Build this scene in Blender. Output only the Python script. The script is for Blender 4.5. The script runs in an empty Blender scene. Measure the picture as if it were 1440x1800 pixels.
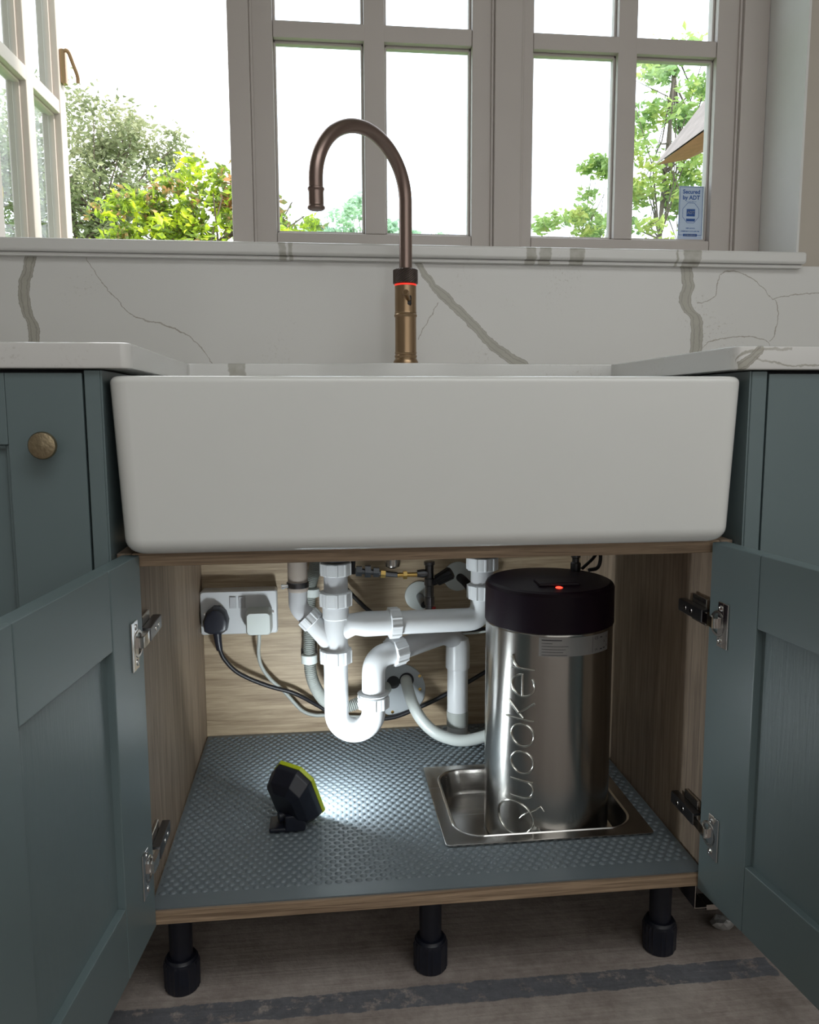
import bpy, bmesh, math, random
from mathutils import Vector, Matrix
PI = math.pi
random.seed(7)
S = bpy.context.scene
C = S.collection

# ------------------------------------------------------------------ camera, sky, sun, lights, exposure
F, YAW, PITCH, ROLL = 1422.37, 0.1124, 0.1268, -0.0036
cam_d = bpy.data.cameras.new('camera'); cam = bpy.data.objects.new('camera', cam_d); C.objects.link(cam)
cy_, sy_, cp_, sp_ = math.cos(YAW), math.sin(YAW), math.cos(PITCH), math.sin(PITCH)
fw = Vector((sy_*cp_, cy_*cp_, -sp_)); rt = Vector((cy_, -sy_, 0)); up = rt.cross(fw)
r2 = rt*math.cos(ROLL) + up*math.sin(ROLL); u2 = -rt*math.sin(ROLL) + up*math.cos(ROLL)
M = Matrix((r2, u2, -fw)).transposed().to_4x4(); M.translation = Vector((-0.1512, -1.0157, 0.8194))
cam.matrix_world = M
cam_d.sensor_fit = 'HORIZONTAL'; cam_d.sensor_width = 36; cam_d.lens = F/1440*36; cam_d.clip_start = .02; cam_d.clip_end = 300
S.camera = cam
S.view_settings.view_transform = 'Standard'; S.view_settings.look = 'None'
S.view_settings.gamma = 1; S.view_settings.use_curve_mapping = False
S.view_settings.exposure = 0.0

SKY = 3.3
w = bpy.data.worlds.new('sky'); S.world = w; w.use_nodes = True
nt = w.node_tree; nt.nodes.clear()
wo = nt.nodes.new('ShaderNodeOutputWorld'); bg = nt.nodes.new('ShaderNodeBackground')
tc = nt.nodes.new('ShaderNodeTexCoord'); nz = nt.nodes.new('ShaderNodeTexNoise'); nz.inputs['Scale'].default_value = 2.2; nz.inputs['Detail'].default_value = 6
cr = nt.nodes.new('ShaderNodeValToRGB'); cr.color_ramp.elements[0].position = .35; cr.color_ramp.elements[1].position = .65
cr.color_ramp.elements[0].color = (.86, .92, 1, 1); cr.color_ramp.elements[1].color = (1, 1, 1, 1)
nt.links.new(tc.outputs['Generated'], nz.inputs['Vector']); nt.links.new(nz.outputs['Fac'], cr.inputs['Fac'])
nt.links.new(cr.outputs['Color'], bg.inputs['Color']); bg.inputs['Strength'].default_value = SKY
nt.links.new(bg.outputs['Background'], wo.inputs['Surface'])

sun_d = bpy.data.lights.new('sun', 'SUN'); sun_d.energy = 5; sun_d.angle = math.radians(3); sun_d.color = (1, .93, .82)
sun = bpy.data.objects.new('sun', sun_d); C.objects.link(sun)
sun.rotation_euler = Vector((0.75, -0.10, 0.75)).to_track_quat('Z', 'Y').to_euler()

# added fill light before the solid rear wall, brightens surfaces facing the room
ra = bpy.data.lights.new('rear_fill_light', 'AREA'); ra.shape = 'RECTANGLE'; ra.size = 3.2; ra.size_y = 1.35; ra.energy = 11; ra.color = (1, .995, .97)
rao = bpy.data.objects.new('rear_fill_light', ra); C.objects.link(rao)
rao.location = (0.75, -2.93, 1.65); rao.rotation_euler = (PI/2, 0, 0)

# added soft overhead fill just below the ceiling, not a fitting of the kitchen
ca = bpy.data.lights.new('overhead_fill_light', 'AREA'); ca.shape = 'RECTANGLE'; ca.size = 2.0; ca.size_y = 1.0; ca.energy = 19; ca.color = (.97, 1, 1)
cao = bpy.data.objects.new('overhead_fill_light', ca); C.objects.link(cao); cao.location = (.55, -1.45, 2.42)

# ------------------------------------------------------------------ helpers
def org(parent):
    while parent is not None and parent.parent is not None: parent = parent.parent
    return Vector(parent.location) if parent is not None else Vector((0, 0, 0))
def tagp(o, label=None, cat=None, group=None, kind=None):
    if label: o['label'] = label
    if cat: o['category'] = cat
    if group: o['group'] = group
    if kind: o['kind'] = kind
    return o
def thing(name, label, cat, loc, group=None):
    o = bpy.data.objects.new(name, None); C.objects.link(o); o.location = loc; o.empty_display_size = .02
    return tagp(o, label, cat, group)
def sroot(name, loc=(0, 0, 0), label=None):
    o = bpy.data.objects.new(name, None); C.objects.link(o); o.location = loc; o['kind'] = 'structure'
    if label: o['label'] = label
    return o
def obj(name, bm, mat, parent=None, smooth=35, **kw):
    """bm holds world coordinates"""
    d = org(parent)
    if d.length > 0: bmesh.ops.translate(bm, verts=bm.verts, vec=-d)
    me = bpy.data.meshes.new(name); bm.to_mesh(me); bm.free()
    for m in (mat if isinstance(mat, (list, tuple)) else [mat]): me.materials.append(m)
    if smooth:
        me.polygons.foreach_set('use_smooth', [True]*len(me.polygons)); me.set_sharp_from_angle(angle=math.radians(smooth))
    o = bpy.data.objects.new(name, me); C.objects.link(o)
    if parent is not None: o.parent = parent
    if smooth:
        wn = o.modifiers.new('normals', 'WEIGHTED_NORMAL'); wn.keep_sharp = True
    return tagp(o, **kw)
def box(bm, x0, x1, y0, y1, z0, z1, bev=0, seg=2, mat=None):
    vs = [bm.verts.new((x, y, z)) for x in (x0, x1) for y in (y0, y1) for z in (z0, z1)]
    fs = [bm.faces.new([vs[i] for i in f]) for f in ((0,1,3,2),(4,6,7,5),(0,4,5,1),(2,3,7,6),(0,2,6,4),(1,5,7,3))]
    es = list({e for f in fs for e in f.edges})
    if mat is not None: bmesh.ops.transform(bm, matrix=mat, verts=vs)
    if bev: bmesh.ops.bevel(bm, geom=es, offset=bev, segments=seg, profile=.5, affect='EDGES')
    return bm
def BX(*a, **k): return box(bmesh.new(), *a, **k)
def loft(bm, rings, caps=(True, True), closed=True):
    R = [[bm.verts.new(p) for p in r] for r in rings]; n = len(R[0])
    for a, b in zip(R, R[1:]):
        for i in range(n if closed else n-1):
            j = (i+1) % n
            bm.faces.new((a[i], a[j], b[j], b[i]))
    if caps[0]: bm.faces.new(list(reversed(R[0])))
    if caps[1]: bm.faces.new(R[-1])
    return bm
def rr(cx, cy, hx, hy, r, z, n=6):
    out = []
    for qx, qy, a0 in ((1, 1, 0), (-1, 1, PI/2), (-1, -1, PI), (1, -1, 1.5*PI)):
        for k in range(n+1):
            a = a0 + PI/2*k/n
            out.append((cx+qx*(hx-r)+r*math.cos(a), cy+qy*(hy-r)+r*math.sin(a), z))
    return out
def frame(axis):
    a = Vector(axis).normalized(); t = Vector((0, 0, 1)) if abs(a.z) < .9 else Vector((1, 0, 0))
    u = a.cross(t).normalized(); v = a.cross(u).normalized(); return a, u, v
def lathe(bm, c, axis, prof, n=32, rib=None):
    """prof: (distance along axis, radius); rib: (count, height, from, to) raises ribs on the profile"""
    a, u, v = frame(axis); c = Vector(c); rings = []
    for (d, r) in prof:
        ring = []
        for i in range(n):
            th = 2*PI*i/n; q = r
            if rib and rib[2] <= d <= rib[3] and (th*rib[0]/(2*PI)) % 1 < .22: q = r + rib[1]
            ring.append(c + a*d + (u*math.cos(th)+v*math.sin(th))*q)
        rings.append(ring)
    return loft(bm, rings)
def LA(*a, **k): return lathe(bmesh.new(), *a, **k)
def fillet(pts, r, n=8):
    P = [Vector(p) for p in pts]; out = [P[0]]
    for i in range(1, len(P)-1):
        a, b, c = P[i-1], P[i], P[i+1]; d1 = (a-b); d2 = (c-b); rr_ = r[i] if isinstance(r, (list, tuple)) else r
        q = min(rr_, d1.length*.49, d2.length*.49); p1 = b+d1.normalized()*q; p2 = b+d2.normalized()*q
        for k in range(n+1):
            t = k/n; out.append(p1*(1-t)**2 + b*2*t*(1-t) + p2*t*t)
    out.append(P[-1]); return out
def spline(pts, n=8):
    P = [Vector(p) for p in pts]; P = [P[0]*2-P[1]] + P + [P[-1]*2-P[-2]]; out = []
    for i in range(1, len(P)-2):
        for k in range(n):
            t = k/n; a, b, c, d = P[i-1:i+3]
            out.append(.5*((2*b)+(c-a)*t+(2*a-5*b+4*c-d)*t*t+(3*b-a-3*c+d)*t**3))
    out.append(P[-2]); return out
def resample(P, step):
    out = [P[0]]; acc = 0; last = P[0]
    for q in P[1:]:
        seg = (q-last).length
        while seg > 1e-9 and acc+seg >= step:
            t = (step-acc)/seg; last = last.lerp(q, t); out.append(last.copy()); seg = (q-last).length; acc = 0
        acc += seg; last = q
    return out
def tube(bm, P, r, n=16, caps=(True, True)):
    P = [Vector(p) for p in P]; rings = []; pu = None
    for i, p in enumerate(P):
        t = (P[min(i+1, len(P)-1)]-P[max(i-1, 0)]).normalized()
        if pu is None: _, pu, _ = frame(t)
        pu = (pu - t*pu.dot(t)).normalized(); v = t.cross(pu)
        rad = r(i) if callable(r) else r
        rings.append([p+(pu*math.cos(2*PI*k/n)+v*math.sin(2*PI*k/n))*rad for k in range(n)])
    return loft(bm, rings, caps)
def TU(*a, **k): return tube(bmesh.new(), *a, **k)
def prism(bm, pts, axis, d0, d1):
    """pts 2-D, extruded along axis 'x','y','z'"""
    def mk(p, d): return {'x': (d, p[0], p[1]), 'y': (p[0], d, p[1]), 'z': (p[0], p[1], d)}[axis]
    loft(bm, [[mk(p, d0) for p in pts], [mk(p, d1) for p in pts]])
    bmesh.ops.recalc_face_normals(bm, faces=bm.faces); return bm
def recalc(bm): bmesh.ops.recalc_face_normals(bm, faces=bm.faces); return bm
def text_mesh(s, size, offset=0.0, spacing=1.0, extrude=0.0):
    cu = bpy.data.curves.new('t', 'FONT'); cu.body = s; cu.size = size; cu.align_x = 'CENTER'; cu.align_y = 'CENTER'
    cu.offset = offset; cu.space_character = spacing; cu.extrude = extrude; cu.resolution_u = 3
    o = bpy.data.objects.new('t', cu); C.objects.link(o)
    me = bpy.data.meshes.new_from_object(o, depsgraph=bpy.context.evaluated_depsgraph_get())
    bpy.data.objects.remove(o); bm = bmesh.new(); bm.from_mesh(me); bpy.data.meshes.remove(me); return bm

# ------------------------------------------------------------------ materials
def mat(name, col, rough=.5, metal=0, coat=0, spec=None, emis=None, estr=0, aniso=0, trans=0, alpha=1, sub=0):
    m = bpy.data.materials.new(name); m.use_nodes = True; b = m.node_tree.nodes['Principled BSDF']
    b.inputs['Base Color'].default_value = (*col, 1); b.inputs['Roughness'].default_value = rough; b.inputs['Metallic'].default_value = metal
    b.inputs['Coat Weight'].default_value = coat; b.inputs['Coat Roughness'].default_value = .08
    if spec is not None: b.inputs['Specular IOR Level'].default_value = spec
    if emis: b.inputs['Emission Color'].default_value = (*emis, 1); b.inputs['Emission Strength'].default_value = estr
    b.inputs['Anisotropic'].default_value = aniso; b.inputs['Transmission Weight'].default_value = trans
    return m
class G:
    def __init__(s, m): s.t = m.node_tree; s.b = s.t.nodes['Principled BSDF']
    def n(s, typ, **k):
        x = s.t.nodes.new(typ)
        for a, v in k.items(): setattr(x, a, v)
        return x
    def l(s, a, b): s.t.links.new(a, b)
    def math(s, op, a, b=None, c=None, clamp=False):
        x = s.n('ShaderNodeMath', operation=op); x.use_clamp = clamp
        for i, v in enumerate((a, b, c)):
            if v is None: continue
            if isinstance(v, (int, float)): x.inputs[i].default_value = v
            else: s.l(v, x.inputs[i])
        return x.outputs[0]
    def coord(s, scale=(1, 1, 1)):
        t = s.n('ShaderNodeTexCoord'); mp = s.n('ShaderNodeMapping'); mp.inputs['Scale'].default_value = scale
        s.l(t.outputs['Object'], mp.inputs['Vector']); return mp.outputs['Vector']
    def noise(s, vec, scale, detail=4, rough=.5, dist=0):
        x = s.n('ShaderNodeTexNoise'); x.inputs['Scale'].default_value = scale; x.inputs['Detail'].default_value = detail
        x.inputs['Roughness'].default_value = rough; x.inputs['Distortion'].default_value = dist; s.l(vec, x.inputs['Vector']); return x
    def ramp(s, fac, stops):
        x = s.n('ShaderNodeValToRGB'); e = x.color_ramp.elements
        while len(e) < len(stops): e.new(.5)
        for i, (p, c) in enumerate(stops): e[i].position = p; e[i].color = (*c, 1) if len(c) == 3 else c
        s.l(fac, x.inputs['Fac']); return x.outputs['Color']
    def mix(s, f, a, b):
        x = s.n('ShaderNodeMix', data_type='RGBA')
        for i, v in ((0, f), (6, a), (7, b)):
            if isinstance(v, (int, float)): x.inputs[i].default_value = v
            elif isinstance(v, tuple): x.inputs[i].default_value = (*v, 1)
            else: s.l(v, x.inputs[i])
        return x.outputs[2]
    def bump(s, h, strength=.2, dist=.001):
        x = s.n('ShaderNodeBump'); x.inputs['Strength'].default_value = strength; x.inputs['Distance'].default_value = dist
        s.l(h, x.inputs['Height']); s.l(x.outputs['Normal'], s.b.inputs['Normal'])
def wood(name, axis, c0=(.14, .10, .073), c1=(.33, .25, .18), k=1):
    m = mat(name, c1, .55); g = G(m)
    st = {'x': (3, 60, 60), 'z': (60, 60, 3), 'y': (60, 3, 60)}[axis]
    v = g.coord(tuple(c*(k if c > 10 else 1) for c in st)); a = g.noise(v, 1.2, 6, .6, 1.2); b = g.noise(v, 7, 4, .6)
    f = g.math('ADD', g.math('MULTIPLY', a.outputs['Fac'], .7), g.math('MULTIPLY', b.outputs['Fac'], .3))
    col = g.ramp(f, [(.33, c0), (.47, tuple((x+y)/2 for x, y in zip(c0, c1))), (.6, c1)])
    g.l(col, g.b.inputs['Base Color']); g.bump(b.outputs['Fac'], .25, .0006); return m
def painted(name, col, rough=.36, axis='z', grain=.05):
    m = mat(name, col, rough); g = G(m); st = {'z': (40, 40, 3), 'x': (3, 40, 40)}[axis]
    n = g.noise(g.coord(st), 4, 5, .6, .6); n2 = g.noise(g.coord((1, 1, 1)), 5, 2)
    col2 = g.mix(n2.outputs['Fac'], tuple(c*.93 for c in col), tuple(c*1.07 for c in col)); g.l(col2, g.b.inputs['Base Color'])
    g.bump(n.outputs['Fac'], grain, .0002 if grain < .1 else .0012); return m
def speckled(name, col, amt=.12, scale=60, rough=.7, bump=.1, metal=0, coat=0):
    m = mat(name, col, rough, metal, coat); g = G(m); n = g.noise(g.coord(), scale, 5)
    g.l(g.mix(n.outputs['Fac'], tuple(c*(1-amt) for c in col), tuple(min(1, c*(1+amt)) for c in col)), g.b.inputs['Base Color'])
    if bump: g.bump(n.outputs['Fac'], bump, .001)
    return m

BASEM = (.74, .73, .71); VEIN = (.36, .34, .285); THIN = (.30, .26, .21)
def marble(name, veins, bands=(), cloudy=True):
    """veins: (axis the curve runs along, [(run, value)...], half width, colour)"""
    m = mat(name, BASEM, .22, coat=.3); g = G(m)
    t = g.n('ShaderNodeTexCoord'); base = t.outputs['Object']
    wn = g.noise(base, 55, 3, .6); wv = g.n('ShaderNodeVectorMath', operation='MULTIPLY_ADD')
    sb = g.n('ShaderNodeVectorMath', operation='SUBTRACT'); g.l(wn.outputs['Color'], sb.inputs[0]); sb.inputs[1].default_value = (.5, .5, .5)
    g.l(sb.outputs[0], wv.inputs[0]); wv.inputs[1].default_value = (.011, .011, .011); g.l(base, wv.inputs[2])
    sp = g.n('ShaderNodeSeparateXYZ'); g.l(wv.outputs[0], sp.inputs[0])
    fine = g.noise(base, 160, 3, .7)
    cl = g.noise(base, 3.5, 4, .6)
    col = g.mix(g.math('MULTIPLY', cl.outputs['Fac'], .5), BASEM, (.69, .67, .65))
    # faint freckles in patches
    pat = g.noise(base, 7, 3, .5); fr = g.math('MULTIPLY', g.math('SUBTRACT', pat.outputs['Fac'], .56, clamp=True), 7, clamp=True)
    fk = g.math('MULTIPLY', g.math('SUBTRACT', fine.outputs['Fac'], .57, clamp=True), 9, clamp=True)
    col = g.mix(g.math('MULTIPLY', g.math('MULTIPLY', fr, fk), .65), col, (.40, .36, .31))
    for axis, pts, hw, vc in veins:
        run = sp.outputs['Z'] if axis == 'z' else sp.outputs['X']; oth = sp.outputs['X'] if axis == 'z' else sp.outputs['Z']
        pts = sorted(pts); lo, hi = pts[0][0], pts[-1][0]; vlo = min(p[1] for p in pts); vhi = max(p[1] for p in pts)+1e-4
        fcn = g.n('ShaderNodeFloatCurve'); cv = fcn.mapping.curves[0]
        q = [((a-lo)/(hi-lo), (b-vlo)/(vhi-vlo)) for a, b in pts]
        cv.points[0].location = q[0]; cv.points[1].location = q[-1]
        for p in q[1:-1]: cv.points.new(*p)
        fcn.mapping.update()
        u = g.math('DIVIDE', g.math('SUBTRACT', run, lo), hi-lo); g.l(u, fcn.inputs['Value'])
        val = g.math('MULTIPLY_ADD', fcn.outputs[0], vhi-vlo, vlo)
        d = g.math('ABSOLUTE', g.math('SUBTRACT', oth, val))
        inr = g.math('MULTIPLY', g.math('GREATER_THAN', u, -.003), g.math('LESS_THAN', u, 1.003))
        soft = .0009
        k = g.math('MULTIPLY', g.math('DIVIDE', g.math('SUBTRACT', hw, d), soft, clamp=True), inr)
        if hw > .004:
            edge = g.math('MULTIPLY', g.math('MAXIMUM', g.math('DIVIDE', g.math('SUBTRACT', d, hw-.0022), .001, clamp=True), g.math('DIVIDE', g.math('SUBTRACT', .0016, g.math('ABSOLUTE', g.math('SUBTRACT', d, hw*.45))), .0012, clamp=True)), .9)
            st = g.noise(base, 45, 4, .6); vcol = g.mix(st.outputs['Fac'], tuple(c*.85 for c in vc), tuple(c*1.3 for c in vc))
            vcol = g.mix(edge, vcol, tuple(c*.72 for c in vc)); col = g.mix(g.math('MULTIPLY', k, .85), col, vcol)
        else:
            br = g.noise(base, 30, 2); col = g.mix(g.math('MULTIPLY', k, g.math('MULTIPLY_ADD', br.outputs['Fac'], .9, .3, clamp=True)), col, vc)
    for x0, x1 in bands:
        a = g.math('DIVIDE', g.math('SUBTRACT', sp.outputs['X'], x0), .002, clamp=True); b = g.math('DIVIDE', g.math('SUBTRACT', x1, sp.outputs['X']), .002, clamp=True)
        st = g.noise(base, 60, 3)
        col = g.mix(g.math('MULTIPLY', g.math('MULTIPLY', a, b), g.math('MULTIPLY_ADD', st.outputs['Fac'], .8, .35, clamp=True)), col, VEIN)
    g.l(col, g.b.inputs['Base Color']); return m

M_splash = marble('marble_splash', [
    ('z', [(1.113, -.671), (1.072, -.681), (1.041, -.689), (1.005, -.687), (.963, -.676), (.90, -.692)], .0105, VEIN),
    ('x', [(-.582, 1.118), (-.559, 1.074), (-.533, 1.038), (-.493, .996), (-.436, .979), (-.395, .96), (-.345, .90)], .0016, THIN),
    ('x', [(.035, 1.13), (.078, 1.061), (.112, 1.029), (.158, .986), (.204, .941), (.28, .895)], .0125, VEIN),
    ('z', [(1.026, .089), (.996, .072), (.957, .049)], .0014, THIN),
    ('z', [(1.115, .577), (1.068, .603), (1.034, .598), (.995, .624), (.89, .620)], .0135, VEIN),
    ('x', [(.623, 1.032), (.645, 1.036), (.661, 1.044)], .0014, THIN),
    ('z', [(1.044, .663), (1.065, .666), (1.08, .667), (1.09, .674)], .0014, THIN),
    ('x', [(.672, 1.088), (.687, 1.095), (.724, 1.089), (.762, 1.065), (.786, 1.04)], .0016, THIN),
    ('z', [(1.04, .786), (1.008, .800), (.98, .797), (.955, .785)], .0014, THIN),
    ('x', [(.786, 1.04), (.838, 1.051), (.90, 1.055)], .0014, THIN),
    ('x', [(.640, .942), (.681, .961), (.731, .965), (.785, .946)], .0014, THIN)])
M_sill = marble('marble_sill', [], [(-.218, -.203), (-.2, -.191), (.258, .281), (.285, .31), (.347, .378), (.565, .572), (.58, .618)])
M_top = marble('marble_top', [
    ('x', [(.40, .883), (.43, .876), (.47, .872), (.52, .874)], .0016, VEIN), ('x', [(.378, .874), (.39, .889), (.41, .892), (.45, .893)], .0022, VEIN),
    ('x', [(.380, .868), (.395, .880), (.412, .895)], .0085, VEIN)], [(-.300, -.270)])

M_sink = mat('white_fireclay', (.80, .80, .775), .2, coat=.25, spec=.35)
g = G(M_sink); n = g.noise(g.coord(), 3, 3); g.l(g.mix(n.outputs['Fac'], (.77, .775, .75), (.83, .83, .81)), g.b.inputs['Base Color']); g.bump(g.noise(g.coord(), 9, 2).outputs['Fac'], .05, .004)
GREEN = (.146, .194, .203)
M_door = painted('green_paint_upright', GREEN); M_panel = painted('green_paint_panel', GREEN, .40, grain=.35); M_doorx = painted('green_paint_crosswise', GREEN, axis='x')
M_wz = wood('oak_upright', 'z'); M_wx = wood('oak_crosswise', 'x'); M_wback = wood('oak_back', 'x', (.22, .155, .095), (.46, .36, .24)); M_wedge = wood('oak_edging', 'x', (.12, .075, .045), (.46, .33, .22), k=2.6)
M_carc = mat('dark_carcass', (.05, .05, .055), .7)
M_frame = painted('cream_frame_paint', (.52, .47, .44), .5); M_wall = speckled('white_plaster', (.74, .73, .71), .03, 30, .9, .05); M_wallg = speckled('taupe_plaster', (.50, .45, .39), .04, 30, .9, .05)
M_ceil = speckled('ceiling_white', (.8, .79, .77), .02, 30, .9, .05)
M_pvc = mat('white_plastic', (.62, .635, .65), .32); M_pvcg = mat('grey_white_plastic', (.47, .475, .49), .38); M_pvcm = mat('milky_plastic', (.58, .62, .60), .35)
M_hose = mat('grey_hose', (.36, .38, .36), .45); M_rub = mat('black_rubber', (.012, .012, .015), .45); M_black = speckled('black_plastic', (.010, .012, .022), .3, 90, .38, .03)
M_chrome = mat('chrome', (.75, .74, .73), .12, 1); M_nickel = mat('nickel', (.55, .52, .49), .22, 1); M_dkmetal = mat('dark_metal', (.16, .16, .17), .3, 1)
M_brass = mat('brass', (.80, .52, .17), .25, 1); M_red = mat('red_plastic', (.35, .02, .02), .4)
def brushed(name, col, rough, axis, metal=1, aniso=.0, strength=.12):
    m = mat(name, col, rough, metal, aniso=aniso); g = G(m)
    st = {'x': (2, 300, 300), 'z': (300, 300, 4), 'h': (4, 4, 900)}[axis]
    n = g.noise(g.coord(st), 1.5, 4, .6); g.l(g.math('MULTIPLY_ADD', n.outputs['Fac'], .12, rough-.05), g.b.inputs['Roughness']); g.bump(n.outputs['Fac'], strength, .0003)
    if aniso:
        tg = g.n('ShaderNodeTangent'); tg.direction_type = 'RADIAL'; tg.axis = 'Z'; g.l(tg.outputs[0], g.b.inputs['Tangent']); g.b.inputs['Anisotropic Rotation'].default_value = .25
    return m
M_steel = brushed('brushed_steel', (.46, .45, .43), .21, 'h', aniso=.75, strength=.05); M_pan = brushed('satin_steel', (.52, .50, .48), .24, 'x')
M_emb = mat('polished_steel', (.72, .72, .68), .16, 1)
M_tap = brushed('aged_brass', (.37, .255, .155), .30, 'z'); M_spout = brushed('aged_copper', (.27, .20, .175), .30, 'z'); M_knurl = mat('dark_knurl', (.13, .10, .09), .35, 1)
M_knob = speckled('hammered_brass', (.36, .29, .19), .3, 220, .32, .5, metal=1)
M_lid = mat('dark_plum_plastic', (.008, .002, .008), .4, spec=.25); M_ledr = mat('red_light', (.5, 0, 0), .3, emis=(1, .02, .01), estr=9); M_ring = mat('red_ring_light', (.5, 0, 0), .3, emis=(1, .05, .03), estr=.9)
M_lime = mat('lime_plastic', (.55, .66, .02), .35); M_lens = mat('torch_lens', (.8, .9, 1), .2, emis=(.86, .95, 1), estr=14)
M_tape = speckled('scuffed_tape', (.3, .29, .27), .4, 90, .6)
M_blue = mat('blue_print', (.015, .08, .30), .5); M_stk = mat('sticker_white', (.62, .66, .72), .6)
nt_ = M_stk.node_tree; b_ = nt_.nodes['Principled BSDF']; tr_ = nt_.nodes.new('ShaderNodeBsdfTranslucent'); tr_.inputs['Color'].default_value = (.5, .52, .6, 1)
mx_ = nt_.nodes.new('ShaderNodeMixShader'); mx_.inputs[0].default_value = .6; nt_.links.new(b_.outputs[0], mx_.inputs[1]); nt_.links.new(tr_.outputs[0], mx_.inputs[2]); nt_.links.new(mx_.outputs[0], nt_.nodes['Material Output'].inputs['Surface'])
M_ink = mat('dark_ink', (.03, .03, .035), .5); M_lab = mat('silver_label', (.36, .36, .36), .38, .6)
M_foil = mat('crumpled_foil', (.62, .62, .62), .38, .7)
M_yel = mat('yellow_seal', (.8, .6, .12), .5)
M_mat = mat('slate_mat', (.15, .18, .20), .4); g = G(M_mat); n = g.noise(g.coord(), 14, 3); g.l(g.mix(n.outputs['Fac'], (.135, .165, .185), (.165, .195, .215)), g.b.inputs['Base Color'])

M_glass = bpy.data.materials.new('window_glass'); M_glass.use_nodes = True; nt = M_glass.node_tree; nt.nodes.clear()
go = nt.nodes.new('ShaderNodeOutputMaterial'); gt = nt.nodes.new('ShaderNodeBsdfTransparent'); gg = nt.nodes.new('ShaderNodeBsdfGlossy'); gm = nt.nodes.new('ShaderNodeMixShader'); gf = nt.nodes.new('ShaderNodeMath'); gl = nt.nodes.new('ShaderNodeLayerWeight')
gt.inputs['Color'].default_value = (.93, .975, 1, 1); gg.inputs['Roughness'].default_value = .02; gl.inputs['Blend'].default_value = .5; gp = nt.nodes.new('ShaderNodeMath'); gp.operation = 'POWER'; gp.inputs[1].default_value = 5; nt.links.new(gl.outputs['Facing'], gp.inputs[0]); gf.operation = 'MULTIPLY_ADD'; gf.inputs[1].default_value = .5; gf.inputs[2].default_value = .02; nt.links.new(gp.outputs[0], gf.inputs[0])
nt.links.new(gf.outputs[0], gm.inputs[0]); nt.links.new(gt.outputs[0], gm.inputs[1]); nt.links.new(gg.outputs[0], gm.inputs[2]); nt.links.new(gm.outputs[0], go.inputs['Surface'])

def leafmat(name, cols, scale=1.5):
    m = mat(name, cols[0], .5); g = G(m); n = g.noise(g.coord(), scale, 4, .7)
    k = len(cols)-1; col = g.ramp(n.outputs['Fac'], [(.36+.27*i/k, c) for i, c in enumerate(cols)]); g.l(col, g.b.inputs['Base Color'])
    tr = g.n('ShaderNodeBsdfTranslucent'); g.l(col, tr.inputs['Color']); mx = g.n('ShaderNodeMixShader'); mx.inputs[0].default_value = .4
    out = g.t.nodes['Material Output']; g.l(g.b.outputs[0], mx.inputs[1]); g.l(tr.outputs[0], mx.inputs[2]); g.l(mx.outputs[0], out.inputs['Surface']); return m
M_leafb = leafmat('leaf_grey_green', [(.14, .17, .09), (.24, .28, .15), (.36, .38, .22)], .9)
M_leafy = leafmat('leaf_yellow_green', [(.62, .32, .15), (.12, .20, .05), (.42, .56, .04), (.70, .76, .05)], 3.6)
M_leafp = leafmat('leaf_pale_green', [(.24, .38, .16), (.36, .50, .16), (.50, .54, .14)], 1.6)
M_leafd = leafmat('leaf_far_green', [(.34, .52, .40), (.48, .64, .42)], .6)
M_bark = speckled('bark', (.13, .10, .08), .4, 9, .9, .4)
M_grass = speckled('lawn_green', (.12, .22, .05), .4, 6, .9, .2)
M_thatch = speckled('thatch', (.27, .22, .20), .45, 9, .95, .6); M_eave = speckled('eave_brown', (.42, .16, .12), .35, 14, .9, .4); M_brick = speckled('house_wall', (.45, .30, .22), .2, 8, .9, .2)

# ------------------------------------------------------------------ the setting
M_floor = mat('screed', (.3, .25, .21), .85); g = G(M_floor)
co = g.coord(); a = g.noise(co, 5, 6, .65); b = g.noise(co, 60, 5, .7); sv = g.coord((3, 90, 1)); trow = g.noise(sv, 1.5, 4, .6, .6)
f = g.math('ADD', g.math('MULTIPLY', a.outputs['Fac'], .55), g.math('ADD', g.math('MULTIPLY', b.outputs['Fac'], .25), g.math('MULTIPLY', trow.outputs['Fac'], .2)))
col = g.ramp(f, [(.36, (.22, .18, .16)), (.5, (.38, .325, .295)), (.64, (.54, .48, .44))])
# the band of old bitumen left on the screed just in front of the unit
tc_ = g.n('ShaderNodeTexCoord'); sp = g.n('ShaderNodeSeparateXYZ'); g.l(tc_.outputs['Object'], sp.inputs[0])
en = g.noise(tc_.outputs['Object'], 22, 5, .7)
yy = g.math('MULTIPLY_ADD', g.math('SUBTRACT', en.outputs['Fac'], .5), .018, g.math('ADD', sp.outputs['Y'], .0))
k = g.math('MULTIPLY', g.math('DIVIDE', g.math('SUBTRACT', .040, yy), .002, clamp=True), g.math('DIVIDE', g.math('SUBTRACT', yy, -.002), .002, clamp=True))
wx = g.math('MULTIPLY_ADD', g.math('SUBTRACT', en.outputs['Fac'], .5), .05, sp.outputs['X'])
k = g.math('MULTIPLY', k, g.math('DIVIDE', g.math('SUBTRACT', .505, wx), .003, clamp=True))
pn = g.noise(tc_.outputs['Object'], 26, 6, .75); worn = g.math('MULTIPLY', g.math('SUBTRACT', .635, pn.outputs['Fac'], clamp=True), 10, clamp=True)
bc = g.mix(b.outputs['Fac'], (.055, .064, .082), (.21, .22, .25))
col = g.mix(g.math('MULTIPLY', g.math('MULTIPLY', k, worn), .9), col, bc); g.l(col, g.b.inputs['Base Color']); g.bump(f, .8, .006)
obj('floor', BX(-2.4, 2.4, -3.0, .62, -.1, 0), M_floor, kind='structure', label='dusty brown screed floor with a dark bitumen band')

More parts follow.
